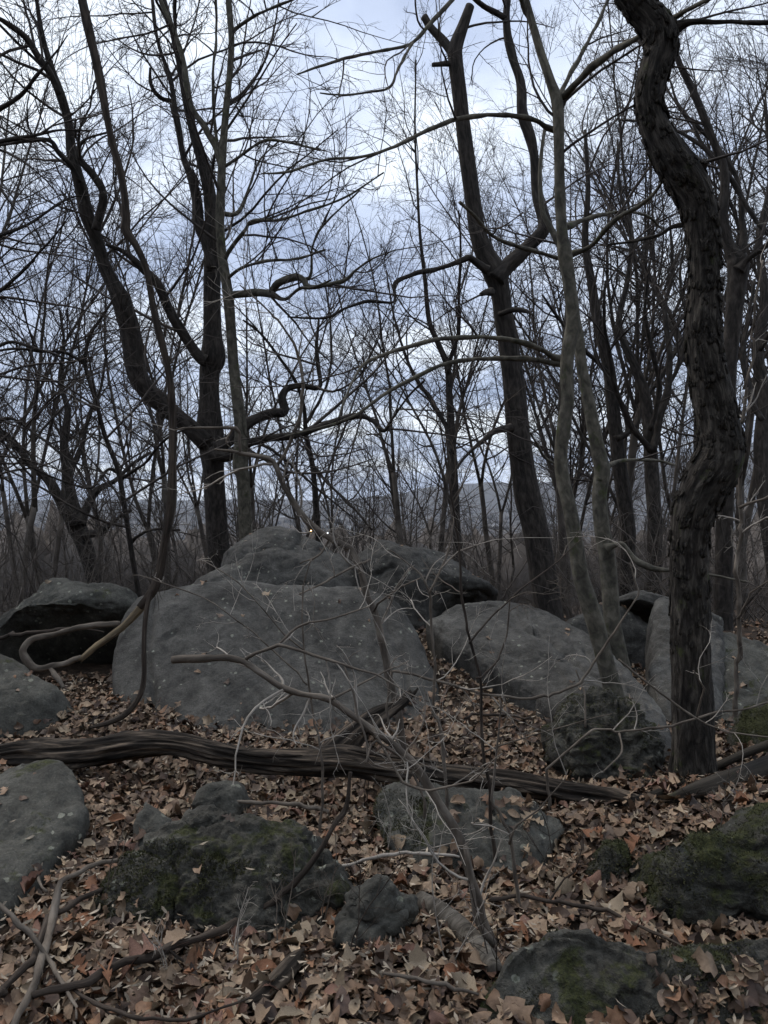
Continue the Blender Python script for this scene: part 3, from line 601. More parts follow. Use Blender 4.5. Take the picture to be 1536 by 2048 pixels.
# --- its grey companion
tree('slender_tree', 'straight slender grey tree close beside the low forked tree',
     ([(494, 1095, 27), (489, 1010, 26), (486, 955, 26), (481, 930, 31), (482, 865, 25), (475, 800, 23), (468, 740, 21), (462, 660, 20), (457, 600, 22), (452, 560, 20), (443, 500, 18), (440, 440, 17), (442, 380, 17), (446, 300, 15), (452, 220, 13), (459, 150, 12), (463, 80, 12), (458, 10, 12), (452, -60, 9), (448, -140, 5)], 9.4, 9.4),
     [([(456, 592, 14), (482, 588, 14), (522, 586, 15), (546, 590, 13), (572, 597, 8), (600, 577, 6), (625, 576, 5), (662, 560, 4)], 9.4, 8.7),
      ([(540, 586, 14), (560, 565, 14), (592, 555, 14), (606, 560, 12), (616, 573, 11), (650, 570, 9), (690, 561, 7), (712, 540, 5), (745, 518, 4), (790, 500, 3)], 9.2, 8.4),
      ([(606, 560, 8), (622, 550, 6), (624, 500, 5), (640, 460, 5), (672, 425, 4), (720, 380, 3)], 9.0, 8.6),
      ([(446, 525, 9), (468, 488, 8), (492, 458, 8), (505, 442, 7), (560, 440, 6), (620, 420, 5), (690, 395, 4), (768, 345, 3)], 9.4, 8.6),
      ([(444, 428, 10), (474, 427, 8), (490, 397, 7), (502, 365, 5), (520, 320, 4), (560, 280, 3)], 9.4, 9.9),
      ([(452, 560, 7), (485, 535, 6), (535, 522, 6), (590, 518, 5), (650, 500, 4)], 9.4, 8.4),
      ([(440, 312, 8), (431, 262, 7), (426, 150, 6), (432, 80, 5), (433, -10, 4)], 9.4, 9.8),
      ([(463, 66, 8), (485, 48, 7), (520, 26, 6), (577, 3, 5), (640, -30, 4)], 9.4, 8.8),
      ([(444, 350, 9), (436, 304, 12), (415, 266, 12), (380, 200, 12), (372, 150, 11), (352, 70, 9), (320, 0, 8), (300, -60, 5)], 9.4, 9.7),
      ([(446, 335, 7), (470, 320, 6), (520, 285, 6), (560, 282, 5), (640, 300, 4)], 9.4, 9.0)],
     M_GREY, 22, 14, 0.03, 0, dict(dens=3.6, L=(0.6, 2.1), per=(8, 5)))
# --- centre broken tree
_, P6, r6, s6 = tree('broken_tree', 'dark leaning tree with a snapped forked top behind the long slab',
     ([(1098, 1236, 58), (1086, 1150, 54), (1071, 1060, 51), (1056, 1000, 52), (1046, 940, 48), (1036, 862, 47), (1028, 780, 44), (1018, 700, 41), (1008, 640, 40), (1001, 585, 41), (990, 545, 48), (972, 510, 40), (956, 465, 34), (946, 400, 31), (936, 330, 31), (926, 250, 29), (918, 180, 30), (911, 120, 30), (912, 92, 28), (926, 52, 22), (940, 12, 18)], 9.0, 9.3),
     [([(912, 108, 20), (893, 88, 17), (866, 60, 14), (847, 34, 14)], 9.3, 9.4),
      ([(914, 128, 12), (890, 128, 10), (865, 130, 8)], 9.3, 9.1),
      ([(995, 560, 36), (1010, 540, 32), (1035, 515, 28), (1062, 488, 25), (1086, 455, 24), (1078, 400, 22), (1071, 330, 20), (1063, 280, 20), (1046, 225, 18), (1040, 165, 18), (1024, 110, 16), (1013, 40, 16), (1018, -20, 14), (1030, -90, 10)], 9.1, 9.6),
      ([(978, 540, 18), (956, 528, 14), (938, 515, 12), (922, 521, 11), (868, 540, 10), (828, 548, 9), (790, 568, 8), (787, 604, 6), (735, 602, 6), (690, 617, 5), (650, 636, 5), (575, 634, 3)], 9.0, 8.2),
      ([(1000, 628, 10), (1030, 620, 10), (1055, 623, 8), (1068, 630, 5)], 9.0, 8.6),
      ([(985, 583, 16), (972, 585, 12), (962, 589, 8)], 9.0, 8.8),
      ([(1024, 855, 18), (1008, 858, 14), (985, 866, 11), (957, 888, 9), (927, 918, 7), (905, 950, 4)], 9.0, 8.6),
      ([(1013, 36, 12), (985, 22, 10), (955, 4, 9), (925, -30, 6)], 9.5, 9.3)],
     M_BARK, 23, 18, 0.04, 0.04, dict(dens=0.9, L=(0.5, 1.6), per=(6, 4), t0=0.35), trunk_in_crown=0.25)
# --- scaly twisted tree
e4, P4, r4, s4 = tree('twisted_tree', 'thick twisted tree with scaly black bark and S shaped trunk',
     ([(1386, 1600, 118), (1386, 1560, 100), (1386, 1510, 88), (1384, 1400, 82), (1381, 1300, 79), (1380, 1200, 77), (1378, 1120, 76), (1381, 1060, 78), (1392, 1010, 86), (1412, 968, 96), (1432, 930, 100), (1441, 895, 92), (1436, 850, 82), (1425, 790, 80), (1412, 720, 73), (1406, 650, 69), (1408, 600, 63), (1410, 540, 61), (1407, 480, 63), (1400, 430, 66), (1388, 390, 72), (1364, 350, 76), (1335, 305, 66), (1311, 255, 57), (1299, 200, 55), (1308, 145, 58), (1322, 100, 64), (1314, 55, 66), (1280, 15, 56), (1245, -25, 50), (1205, -80, 42), (1180, -180, 34), (1170, -300, 22)], 3.95, 4.1),
     [([(1388, 372, 26), (1402, 340, 18), (1408, 322, 16)], 4.1, 4.0),
      ([(1345, 60, 30), (1380, 45, 12), (1450, 43, 9), (1536, 46, 8), (1640, 30, 5)], 4.1, 3.9),
      ([(1420, 445, 24), (1372, 448, 12), (1345, 453, 10), (1318, 470, 8), (1270, 482, 6), (1215, 490, 4)], 4.0, 4.4)],
     M_CHERRY, 24, 72, 0.045, 0.09, dict(dens=1.4, L=(0.3, 0.9), per=(5, 3), t0=0.5, rmin=(0.003, 0.002, 0.0012)), trunk_in_crown=0.12, m=12, freq=(20, 4.0))
# bark plates lifting off the scaly trunk
def bark_plates():
    rg = np.random.default_rng(77); T = unit(np.gradient(P4, axis=0)); org = P4[0]
    sl = np.concatenate([[0], np.cumsum(np.linalg.norm(np.diff(P4, axis=0), axis=1))])
    protos = []
    for k in range(10):
        w = rg.uniform(0.007, 0.019); h = rg.uniform(0.012, 0.036); lift = rg.uniform(0.002, 0.011)
        v = []
        for a in (-1, -0.4, 0.4, 1):
            for b_ in (-1, 0, 1):
                jx = rg.normal(0, 0.24); jz = rg.normal(0, 0.24)
                v.append((w * (a + jx), lift * (0.35 * (b_ < 0) + 0.65 * abs(a) ** 1.5) , h * (b_ + jz)))
        v = np.array(v); q = []
        for i in range(3):
            for j in range(2): q.append((i * 3 + j, i * 3 + j + 1, i * 3 + j + 4, i * 3 + j + 3))
        back = v.copy(); back[:, 1] -= 0.006
        q2 = [tuple(x + 12 for x in f[::-1]) for f in q]
        edge = [0, 1, 2, 5, 8, 11, 10, 9, 6, 3]; q3 = []
        for i in range(10): a_, b_ = edge[i], edge[(i + 1) % 10]; q3.append((a_, a_ + 12, b_ + 12, b_))
        m_ = MB(); m_.add(np.vstack([v, back]), q + q2 + q3, b=np.vstack([v, back]) * 3); o = m_.build('bark_plate', M_CHERRY, e4); protos.append((o, np.vstack([v, back]), q + q2 + q3))
    used = [False] * 10; rest = MB(); big = 0
    for k in range(800):
        s = sl[-1] * (.16 + .72 * rg.random() ** .85); j = min(int(np.searchsorted(sl, s)), len(P4) - 2)
        t = T[j]; x = unit(np.cross(t, [0, -1, 0.0])); y = np.cross(t, x); th = rg.uniform(0, 2 * math.pi)
        nr = x * math.cos(th) + y * math.sin(th); sd_ = np.cross(nr, t)
        pos = P4[j] + nr * r4[j] * 1.0 - org
        i = int(rg.integers(10)); M3 = np.stack([sd_, nr, t], 1) * rg.uniform(0.45, 1.15)
        if big < 290 and nr[1] < -0.25:
            o = protos[i][0] if not used[i] else protos[i][0].copy()
            if used[i]: col.objects.link(o); o.parent = e4
            used[i] = True; big += 1
            o.matrix_local = Matrix([[*M3[0], pos[0]], [*M3[1], pos[1]], [*M3[2], pos[2]], [0, 0, 0, 1]])
        else: rest.add(protos[i][1] @ M3.T + pos, protos[i][2], b=protos[i][1] * 3)
    o = rest.build('bark_scales', M_CHERRY, e4); o['kind'] = 'stuff'
bark_plates()
# --- slender twin trunks
tree('twin_stem_tree', 'slender pale barked tree with arching limbs rising from the mossy ledge rock',
     ([(1238, 1425, 40), (1228, 1385, 38), (1210, 1320, 35), (1192, 1252, 36), (1176, 1200, 35), (1161, 1150, 32), (1150, 1080, 30), (1140, 1020, 28), (1126, 960, 27), (1122, 910, 26), (1128, 850, 28), (1135, 800, 26), (1133, 740, 26), (1138, 690, 27), (1146, 640, 27), (1139, 570, 26), (1130, 510, 28), (1125, 470, 22), (1120, 400, 21), (1118, 300, 20), (1115, 210, 23), (1100, 160, 18), (1080, 100, 16), (1060, 30, 14), (1045, -30, 12), (1030, -120, 8)], 4.72, 5.2),
     [([(1116, 212, 20), (1130, 192, 16), (1152, 168, 15), (1200, 122, 13), (1250, 90, 12), (1305, 58, 11), (1352, 32, 10), (1405, 5, 8), (1470, -30, 5)], 5.2, 3.6),
      ([(1116, 200, 12), (1140, 150, 9), (1165, 105, 8), (1190, 55, 7), (1214, 5, 6), (1235, -50, 4)], 5.2, 5.6),
      ([(1110, 262, 12), (1068, 240, 10), (1003, 230, 9), (928, 235, 9), (858, 260, 8), (798, 290, 7), (730, 312, 6), (650, 320, 5), (580, 342, 5), (525, 348, 3)], 5.2, 4.0),
      ([(1128, 722, 20), (1108, 712, 13), (1080, 698, 11), (1030, 682, 10), (960, 674, 9), (890, 677, 9), (830, 690, 8), (768, 710, 7), (722, 735, 6), (690, 800, 5), (676, 838, 3)], 5.2, 4.2),
      ([(1128, 728, 18), (1105, 724, 12), (1050, 718, 10), (960, 718, 9), (900, 725, 8), (830, 755, 8), (768, 790, 7), (715, 828, 6), (660, 850, 5), (570, 872, 3)], 5.2, 4.4),
      ([(1132, 515, 14), (1150, 505, 12), (1185, 490, 10), (1230, 440, 9), (1275, 415, 8), (1310, 385, 8), (1325, 362, 6)], 5.2, 4.6),
      ([(1128, 455, 14), (1148, 447, 14), (1168, 440, 10), (1230, 425, 6), (1290, 430, 5), (1325, 458, 4)], 5.2, 5.8),
      ([(1130, 518, 9), (1113, 514, 8), (1038, 494, 8), (983, 470, 8), (945, 427, 7), (919, 405, 7)], 5.2, 4.7),
      ([(1062, 40, 12), (1020, -40, 10), (960, -50, 9), (905, 0, 8), (868, 40, 8), (823, 87, 7), (768, 100, 6), (710, 112, 6), (640, 132, 5), (595, 148, 3)], 5.2, 4.2),
      ([(825, 86, 6), (798, 135, 6), (778, 175, 5), (740, 184, 4), (690, 190, 4), (640, 186, 3)], 4.5, 4.0),
      ([(1126, 912, 10), (1112, 926, 7), (1090, 915, 6), (1075, 890, 5), (1060, 865, 4)], 5.2, 5.0)],
     M_GREY, 25, 18, 0.025, 0, dict(dens=2.3, L=(0.35, 1.2), per=(6, 3), t0=0.3, rmin=(0.003, 0.0018, 0.0012)), trunk_in_crown=0.35, m=8)
tree('slender_tree', 'slender pale mottled trunk crossing behind the arching twin tree',
     ([(1256, 1400, 34), (1248, 1350, 34), (1238, 1310, 34), (1226, 1250, 34), (1220, 1180, 33), (1214, 1110, 33), (1204, 1055, 31), (1199, 990, 29), (1204, 942, 31), (1194, 890, 27), (1184, 840, 25), (1173, 780, 23), (1163, 730, 22), (1158, 680, 21), (1151, 640, 20), (1143, 585, 18), (1135, 530, 17), (1120, 490, 15), (1098, 450, 12), (1085, 420, 10), (1080, 340, 8), (1090, 250, 6)], 5.6, 6.0),
     [([(1216, 1095, 22), (1228, 1090, 13), (1244, 1088, 12), (1258, 1104, 12), (1274, 1122, 12), (1304, 1137, 11), (1345, 1142, 8), (1420, 1150, 6), (1500, 1165, 4)], 5.6, 5.2),
      ([(1200, 960, 12), (1230, 925, 8), (1300, 920, 6), (1350, 930, 5)], 5.7, 6.5)],
     M_GREY, 26, 16, 0.03, 0, dict(dens=1.8, L=(0.4, 1.2), per=(6, 3), t0=0.3, rmin=(0.003, 0.0018, 0.0012)), trunk_in_crown=0.4, m=8)
# --- tree behind the twisted one
tree('forked_tree', 'dark tree forking high up half hidden behind the scaly twisted trunk',
     ([(1452, 900, 34), (1455, 760, 32), (1462, 680, 32), (1473, 580, 36), (1476, 525, 42), (1458, 492, 24), (1446, 430, 20), (1450, 375, 18), (1446, 330, 17), (1430, 290, 15), (1410, 240, 15), (1385, 180, 14), (1360, 130, 12), (1345, 85, 10), (1320, 20, 8), (1300, -60, 5)], 8.2, 8.4),
     [([(1478, 540, 30), (1495, 520, 14), (1520, 502, 11), (1560, 470, 8), (1620, 430, 5)], 8.2, 7.8),
      ([(1480, 535, 18), (1487, 480, 13), (1484, 430, 12), (1480, 380, 10), (1465, 340, 9), (1440, 300, 8), (1400, 260, 8), (1360, 215, 6), (1340, 160, 4)], 8.2, 8.8),
      ([(1448, 335, 12), (1475, 380, 9), (1505, 430, 9), (1536, 470, 8), (1600, 520, 5)], 8.4, 8.0),
      ([(1446, 330, 9), (1400, 290, 8), (1350, 260, 7), (1290, 245, 5), (1240, 240, 4)], 8.4, 9.2)],
     M_BARK, 27, 16, 0.04, 0.03, dict(dens=2.6, L=(0.6, 2.0), per=(7, 4)))
# --- mid distance traced trees
tree('slim_dark_tree', 'thin dark tree with a kinked stem behind the peaked boulder',
     ([(640, 1100, 14), (634, 1040, 14), (630, 980, 12), (624, 925, 11), (612, 868, 9), (608, 815, 8), (592, 765, 7), (566, 725, 6), (522, 668, 5), (486, 640, 4)], 11.5, 11.0),
     [([(625, 930, 8), (650, 960, 6), (690, 1000, 6), (715, 1025, 5), (745, 1060, 4)], 11.4, 10.5),
      ([(610, 850, 7), (640, 800, 6), (660, 740, 5), (662, 660, 4), (650, 560, 3)], 11.4, 12)],
     M_BARK, 28, 10, 0.04, 0, dict(dens=3.2, L=(0.5, 1.8), per=(7, 4)))
tree('slim_dark_tree', 'thin dark whippy tree curving up in front of the wide fork tree',
     ([(276, 1180, 10), (265, 1115, 10), (250, 1020, 10), (236, 940, 10), (211, 875, 9), (195, 815, 8), (173, 742, 8), (170, 715, 8), (180, 670, 7), (200, 640, 6), (232, 590, 4)], 8.6, 8.0),
     [([(236, 945, 8), (215, 940, 6), (180, 975, 5), (120, 960, 4), (50, 930, 3)], 8.5, 7.4),
      ([(170, 728, 7), (130, 705, 6), (80, 702, 6), (20, 698, 5), (-50, 715, 4)], 8.2, 7.2),
      ([(262, 1085, 7), (280, 1070, 6), (310, 1058, 5), (360, 1060, 4)], 8.6, 8.0),
      ([(240, 960, 7), (290, 925, 6), (330, 880, 5), (390, 850, 4)], 8.5, 7.8)],
     M_BARK, 29, 10, 0.03, 0, dict(dens=4.0, L=(0.6, 2.2), per=(8, 4), planar=0.5, trop=0.01), trunk_in_crown=0.85)
tree('forked_tree', 'stout wide forking tree downslope behind the greenish boulder',
     ([(192, 1180, 27), (180, 1130, 29), (165, 1080, 33), (150, 1045, 36), (141, 990, 24), (134, 940, 20), (128, 880, 16), (135, 820, 12), (120, 760, 9), (128, 690, 6), (120, 620, 4)], 14.0, 14.5),
     [([(152, 1050, 30), (122, 1005, 20), (100, 965, 18), (62, 932, 16), (22, 882, 13), (-20, 850, 10), (-80, 800, 6)], 14.0, 13.2),
      ([(160, 1050, 26), (172, 1022, 18), (190, 985, 14), (228, 962, 11), (260, 930, 8), (300, 905, 5)], 14.0, 14.6),
      ([(170, 1070, 18), (205, 1062, 14), (235, 1035, 8), (262, 1020, 5)], 14.0, 13.2),
      ([(136, 950, 14), (160, 900, 10), (175, 840, 8), (200, 780, 6), (215, 700, 4)], 14.3, 15)],
     M_BARK, 30, 12, 0.04, 0, dict(dens=3.0, L=(0.8, 2.4), per=(8, 4)), trunk_in_crown=0.5)
tree('slim_dark_tree', 'slim upright dark tree splitting in two beyond the rounded boulder',
     ([(915, 1090, 17), (910, 990, 16), (905, 890, 15), (899, 800, 14), (895, 735, 13), (876, 686, 11), (858, 640, 10), (850, 560, 8), (840, 470, 6), (835, 380, 5), (830, 260, 4), (832, 120, 3)], 12.5, 13.0),
     [([(897, 745, 10), (905, 700, 9), (918, 660, 8), (917, 600, 6), (922, 520, 5), (918, 420, 3)], 12.6, 12.0),
      ([(905, 905, 12), (890, 850, 10), (862, 800, 9), (840, 770, 8), (815, 720, 6), (790, 640, 5), (772, 540, 3)], 12.5, 13.5)],
     M_BARK, 31, 10, 0.03, 0, dict(dens=3.0, L=(0.6, 1.8), per=(7, 4), ang=(22, 50), trop=0.06), trunk_in_crown=0.6)
for (lab, tr, lm, sd_) in [
    ('tall straight dark trunk on the slope behind the pale mottled trunk', [(1256, 1060, 30), (1246, 980, 29), (1238, 930, 28), (1233, 880, 27), (1226, 815, 26), (1218, 740, 24), (1204, 680, 22), (1193, 630, 20), (1182, 560, 17), (1170, 480, 14), (1176, 380, 10), (1170, 260, 6)],
     [([(1232, 880, 14), (1270, 850, 11), (1290, 800, 10), (1330, 740, 8), (1372, 660, 6), (1380, 560, 4)], 11.6, 12.4), ([(1218, 750, 12), (1190, 720, 9), (1160, 690, 8), (1120, 640, 6), (1085, 590, 4)], 11.6, 10.8)], 32),
    ('many stemmed dark tree fanning out beside the scaly twisted trunk', [(1310, 1040, 30), (1304, 960, 28), (1300, 880, 26), (1292, 800, 22), (1275, 745, 18), (1250, 690, 15), (1238, 640, 13), (1255, 560, 10), (1262, 470, 8), (1240, 380, 6), (1235, 280, 4)],
     [([(1302, 900, 18), (1322, 830, 15), (1335, 770, 13), (1340, 700, 11), (1330, 620, 9), (1345, 540, 7), (1340, 440, 5)], 11.0, 11.6), ([(1300, 900, 16), (1262, 850, 12), (1235, 790, 10), (1222, 720, 9), (1208, 640, 7), (1212, 560, 5)], 11.0, 10.2),
      ([(1335, 770, 10), (1362, 720, 9), (1375, 640, 8), (1360, 560, 6), (1372, 470, 4)], 11.3, 12.0), ([(1298, 860, 12), (1318, 790, 10), (1305, 700, 9), (1290, 620, 7), (1300, 520, 5)], 11.0, 10.5)], 33),
    ('dark trunk leaning at the edge of the brush beyond the lichen spotted rock', [(1560, 1200, 34), (1545, 1100, 32), (1530, 1000, 30), (1522, 900, 28), (1528, 800, 26), (1515, 700, 22), (1530, 600, 18), (1518, 480, 14), (1540, 360, 10), (1530, 200, 6)],
     [([(1524, 840, 14), (1500, 790, 11), (1486, 720, 10), (1496, 640, 8), (1510, 560, 6)], 10.0, 10.6), ([(1518, 700, 12), (1560, 640, 9), (1600, 560, 6)], 10, 9.5)], 34)]:
    tree('dark_tree', lab, (tr, 11.6 if sd_ == 32 else (11.0 if sd_ == 33 else 10.0), 12.0), lm, M_BARK, sd_, 12, 0.04, 0, dict(dens=2.8, L=(0.7, 2.0), per=(7, 4), ang=(22, 55), trop=0.05), trunk_in_crown=0.6)

tree('dark_tree', 'dark tree past the hollow boulder stretching level branches in front of the forked tree',
     ([(-230, 1250, 60), (-225, 1000, 54), (-215, 800, 50), (-220, 600, 46), (-205, 400, 40), (-215, 200, 34), (-200, 0, 26), (-190, -200, 14)], 7.4, 7.6),
     [([(-205, 330, 20), (-120, 270, 14), (-40, 240, 12), (0, 218, 11), (45, 186, 9), (80, 142, 6), (112, 105, 4), (135, 70, 2)], 7.5, 6.8),
      ([(-210, 360, 18), (-120, 302, 12), (0, 283, 10), (60, 272, 8), (120, 260, 5), (180, 262, 3)], 7.5, 8.0),
      ([(-215, 640, 18), (-120, 605, 12), (-20, 590, 10), (30, 556, 8), (70, 515, 6), (110, 470, 4), (140, 430, 2)], 7.4, 6.9),
      ([(-215, 560, 18), (-100, 490, 12), (0, 470, 9), (60, 446, 7), (130, 400, 5), (180, 390, 3)], 7.5, 8.2),
      ([(-215, 850, 18), (-100, 800, 12), (0, 690, 8), (80, 700, 6), (140, 720, 4)], 7.4, 7.0),
      ([(-215, 980, 16), (-100, 930, 11), (0, 840, 8), (60, 860, 6), (140, 920, 4), (220, 950, 3)], 7.4, 6.8)],
     M_BARK, 35, 14, 0.04, 0.03, dict(dens=3.4, L=(0.5, 1.7), per=(7, 4), planar=.45, trop=0.0, rmin=(0.0045, 0.003, 0.002)), trunk_in_crown=0.3)
# --- hanging vine with its loop
def vine():
    P, r = trace([(238, 1250, 8), (190, 1248, 11), (140, 1258, 11), (90, 1270, 12), (64, 1276, 13), (52, 1296, 15), (56, 1322, 15), (76, 1335, 12), (122, 1330, 11), (166, 1317, 12)], 4.75, 4.6, 8)
    e = empty('hanging_vine', P[8]); tag(e, 'thick shaggy vine looping at the hollow and climbing out of sight', 'vine'); o = P[8]
    b = MB(); b.limb(P, r, 16, 0.2, seed=5, wob=.6); b.build('loop', M_TWIGB, e, o)
    P, r = trace([(160, 1320, 12), (190, 1293, 13), (218, 1273, 14), (252, 1244, 16), (286, 1208, 18)], 4.6, 4.75, 8); b = MB(); b.limb(P, r, 16, 0.14, seed=6, wob=.25, ridge=.12); b.build('bare_wood', M_VINEP, e, o)
    P, r = trace([(280, 1215, 17), (306, 1180, 20), (320, 1140, 20), (328, 1090, 18), (335, 1050, 18), (342, 1000, 18), (345, 930, 16), (345, 830, 16), (340, 760, 16), (325, 690, 16), (311, 640, 14), (299, 570, 14), (290, 530, 14), (271, 490, 15), (252, 462, 20), (252, 438, 18), (249, 390, 14), (240, 340, 15), (226, 290, 14), (215, 240, 14), (206, 190, 18), (198, 150, 19), (189, 110, 18), (175, 50, 19), (164, 0, 18), (150, -60, 16), (140, -160, 14), (150, -320, 8)], 4.74, 5.0, 10)
    b = MB(); b.limb(P, r, 16, 0.09, (9, 0.5), seed=7, ridge=0.16); b.build('stem', M_VINE, e, o)
    Q, q = trace([(303, 1180, 9), (294, 1215, 10), (289, 1260, 10), (288, 1310, 10), (288, 1350, 10), (283, 1382, 11), (268, 1410, 12), (245, 1432, 14), (215, 1446, 12), (180, 1455, 6)], 4.72, 4.55, 8)
    b = MB(); b.limb(Q, q, 12, 0.07, (9, .5), seed=8, ridge=.1); b.build('hanging_strand', M_VINE, e, o)
    Q, q = trace([(100, 1338, 11), (112, 1352, 14), (120, 1362, 13), (128, 1375, 8)], 4.6, 4.5, 8); b = MB(); b.limb(Q, q * .8, 10, 0.12, seed=9, wob=.4); b.build('stub', M_TWIGB, e, o)
    # shreds of bark hanging off the stem
    rg = np.random.default_rng(5); H_ = 170; i = rg.integers(8, len(P) - 4, H_); base = P[i] + unit(rg.normal(0, 1, (H_, 3))) * r[i][:, None]; d = np.stack([rg.normal(0, .2, H_), rg.normal(0, .2, H_), rg.choice([-1, 1], H_)], -1)
    T = grow(base, d, rg.uniform(0.05, 0.24, H_), 5, 0.10, -0.03, rg); b = MB(); b.tubes(T, np.full((H_, 5), 0.0028) * np.linspace(1, .4, 5), 4); s = b.build('bark_shreds', M_VINE, e, o); s['kind'] = 'stuff'
vine()
def kink(pts, d0, d1, rg, step=.05):
    A = np.array(pts, float); A[:, :2] += rg.normal(0, 2.0, (len(A), 2)); P, r = trace(A, d0, d1, 3); sl = np.concatenate([[0], np.cumsum(np.linalg.norm(np.diff(P, axis=0), axis=1))])
    n = max(6, int(sl[-1] / .025)); q = np.linspace(0, sl[-1], n); k = max(4, int(sl[-1] / .11)); kn = np.sort(np.concatenate([[0, sl[-1]], rg.uniform(0, sl[-1], k)]))
    K = np.stack([np.interp(kn, sl, P[:, c]) for c in range(3)], -1); rr = np.interp(q, sl, r) * (1 + .18 * np.exp(-(np.abs(q[:, None] - kn[None]).min(1) / .012) ** 2)); K = K + rg.normal(0, 1, K.shape) * r.mean() * .8
    return np.stack([np.interp(q, kn, K[:, c]) for c in range(3)], -1), rr
def bed(P, r, clear=.06):
    C = np.array([0, 0, CAMZ]); Q = P.copy()
    for it in range(2):
        g = gz(Q[:, 0], Q[:, 1]) + clear + r * .5; k = np.minimum(1, (CAMZ - g) / np.maximum(CAMZ - Q[:, 2], .05)); Q = C + (Q - C) * k[:, None]
    return Q
def root(label, pts, d0, d1, mat, name='root', cat='root', amp=0.06, seed=1, sides=12, grp=None, twigs=None):
    P, r = kink(pts, d0, d1, np.random.default_rng(seed)); r = r * .85; P = bed(P, r); e = P[len(P) // 2].copy(); e[2] = P[:, 2].min()
    b = MB(); b.limb(P, r, sides, amp * 1.6, seed=seed, wob=.55)
    if twigs:
        rg = np.random.default_rng(seed + 900); A, RA = limb_spawn([(P, r)], *twigs, 7, 0.16, 0.0, rg, 0.1, 0.0016); b.tubes(A, RA, 5)
        B, RB_ = spawn(A, RA, 3, 0.2, 1, (25, 60), (0.2, 0.5), 5, 0.18, 0.0, rg, 0.0012); b.tubes(B, RB_, 4)
    return tag(b.build(name, mat, origin=e), label, cat, grp)
root('thin dark root creeping under the lip of the greenish boulder', [(-60, 1292, 9), (0, 1277, 9), (60, 1262, 9), (110, 1256, 8), (160, 1256, 6), (210, 1262, 4)], 5.35, 5.2, M_VINE)

# ------------------------------------------------------------------ fallen logs
def log_main():
    P, r = trace([(-140, 1530, 84), (-60, 1524, 80), (0, 1520, 78), (80, 1508, 72), (160, 1499, 66), (250, 1490, 58), (330, 1494, 54), (420, 1506, 56), (520, 1519, 58), (620, 1522, 64), (690, 1520, 72), (760, 1530, 70), (880, 1548, 66), (1000, 1563, 66), (1100, 1580, 64), (1180, 1596, 60), (1240, 1607, 56), (1280, 1614, 46)], 4.30, 3.58, 14); r = r * .86
    o = P[len(P) // 2].copy(); o[2] -= 0.1; e = empty('fallen_log', o); tag(e, 'long weathered fallen log lying across the clearing in front of the slab', 'log')
    b = MB(); b.limb(P, r, 64, 0.22, (15, 1.1), seed=2, ridge=0.34, wob=.25); tr_ = b.build('trunk', M_LOG, e, o)
    for k, (pts, sd_) in enumerate([([(655, 1512, 46), (690, 1484, 50), (735, 1450, 40), (775, 1420, 30), (800, 1402, 22), (822, 1382, 11)], 4), ([(735, 1462, 26), (775, 1432, 22), (805, 1408, 16), (830, 1385, 7), (836, 1376, 3)], 9)]):
        Q, q = trace(pts, 3.98, 4.2, 12); b = MB(); b.limb(Q, q, 36, 0.22, (14, 1.2), seed=sd_, ridge=0.34, wob=.25); b.build('broken_branch', M_LOG, e, o)
    # splinters and bark strips along the log
    rg = np.random.default_rng(8)
    for k in range(9):
        i = int(rg.integers(20, len(P) - 30)); j = i + int(rg.integers(12, 26)); j = min(j, len(P) - 2); th = rg.uniform(-0.2, 1.3)
        off = np.array([0, -math.cos(th), math.sin(th)]); Q = P[i:j] + off * (r[i:j, None] * 0.97); w = np.sin(np.linspace(0.1, math.pi - 0.1, j - i)) * rg.uniform(0.008, 0.016)
        b = MB(); b.limb(Q, w, 8, 0.25, (10, .6), seed=40 + k); b.build('bark_strip', M_LOG, tr_, o).matrix_parent_inverse = Matrix()
log_main()
def log(label, pts, d0, d1, mat, name='fallen_log', sides=26, ridge=0.18, amp=0.1, seed=3, cat='log'):
    P, r = trace(pts, d0, d1, 10); P = bed(P, r, .02); o = P[len(P) // 2].copy(); o[2] -= r.mean(); b = MB(); b.limb(P, r, sides, amp, (14, .6), seed=seed, ridge=ridge)
    return tag(b.build(name, mat, origin=o), label, cat)
log('dark half rotten log leaning in beside the twisted trunk', [(1330, 1602, 14), (1370, 1590, 30), (1420, 1574, 40), (1480, 1555, 48), (1560, 1528, 54), (1660, 1500, 58)], 3.75, 3.9, M_LOGM)
log('thin mossy pole lying against the dark half rotten log', [(1215, 1612, 10), (1290, 1596, 16), (1350, 1572, 17), (1410, 1543, 17), (1480, 1512, 18), (1560, 1480, 18)], 3.9, 4.1, M_LOGM, seed=6, sides=16)
log('pale banded birch log sunk in leaves by the sapling base', [(840, 1800, 34), (875, 1822, 40), (915, 1850, 40), (945, 1882, 40), (975, 1920, 40), (990, 1945, 34)], 2.95, 2.5, M_BIRCH, ridge=0.0, amp=0.04, seed=7)
log('short crumbling branch piece half buried near the leaning stick', [(495, 2010, 20), (530, 1985, 34), (560, 1955, 38), (590, 1922, 34), (605, 1905, 18)], 2.42, 2.6, M_LOG, name='rotten_branch', seed=9, cat='branch')
S = lambda *a, **k: root(*a, name='fallen_stick', cat='stick', **k)
S('long dark stick rising from the leaves over the mossy ridge boulder', [(70, 1985, 15), (160, 1966, 17), (205, 1945, 18), (255, 1920, 18), (325, 1895, 17), (400, 1872, 16), (500, 1850, 16), (530, 1835, 15), (575, 1790, 14), (625, 1730, 13), (665, 1665, 12), (690, 1600, 10), (702, 1545, 7)], 2.45, 2.75, M_VINE, seed=11, twigs=(2.2, (0.15, 0.5), (30, 70)))
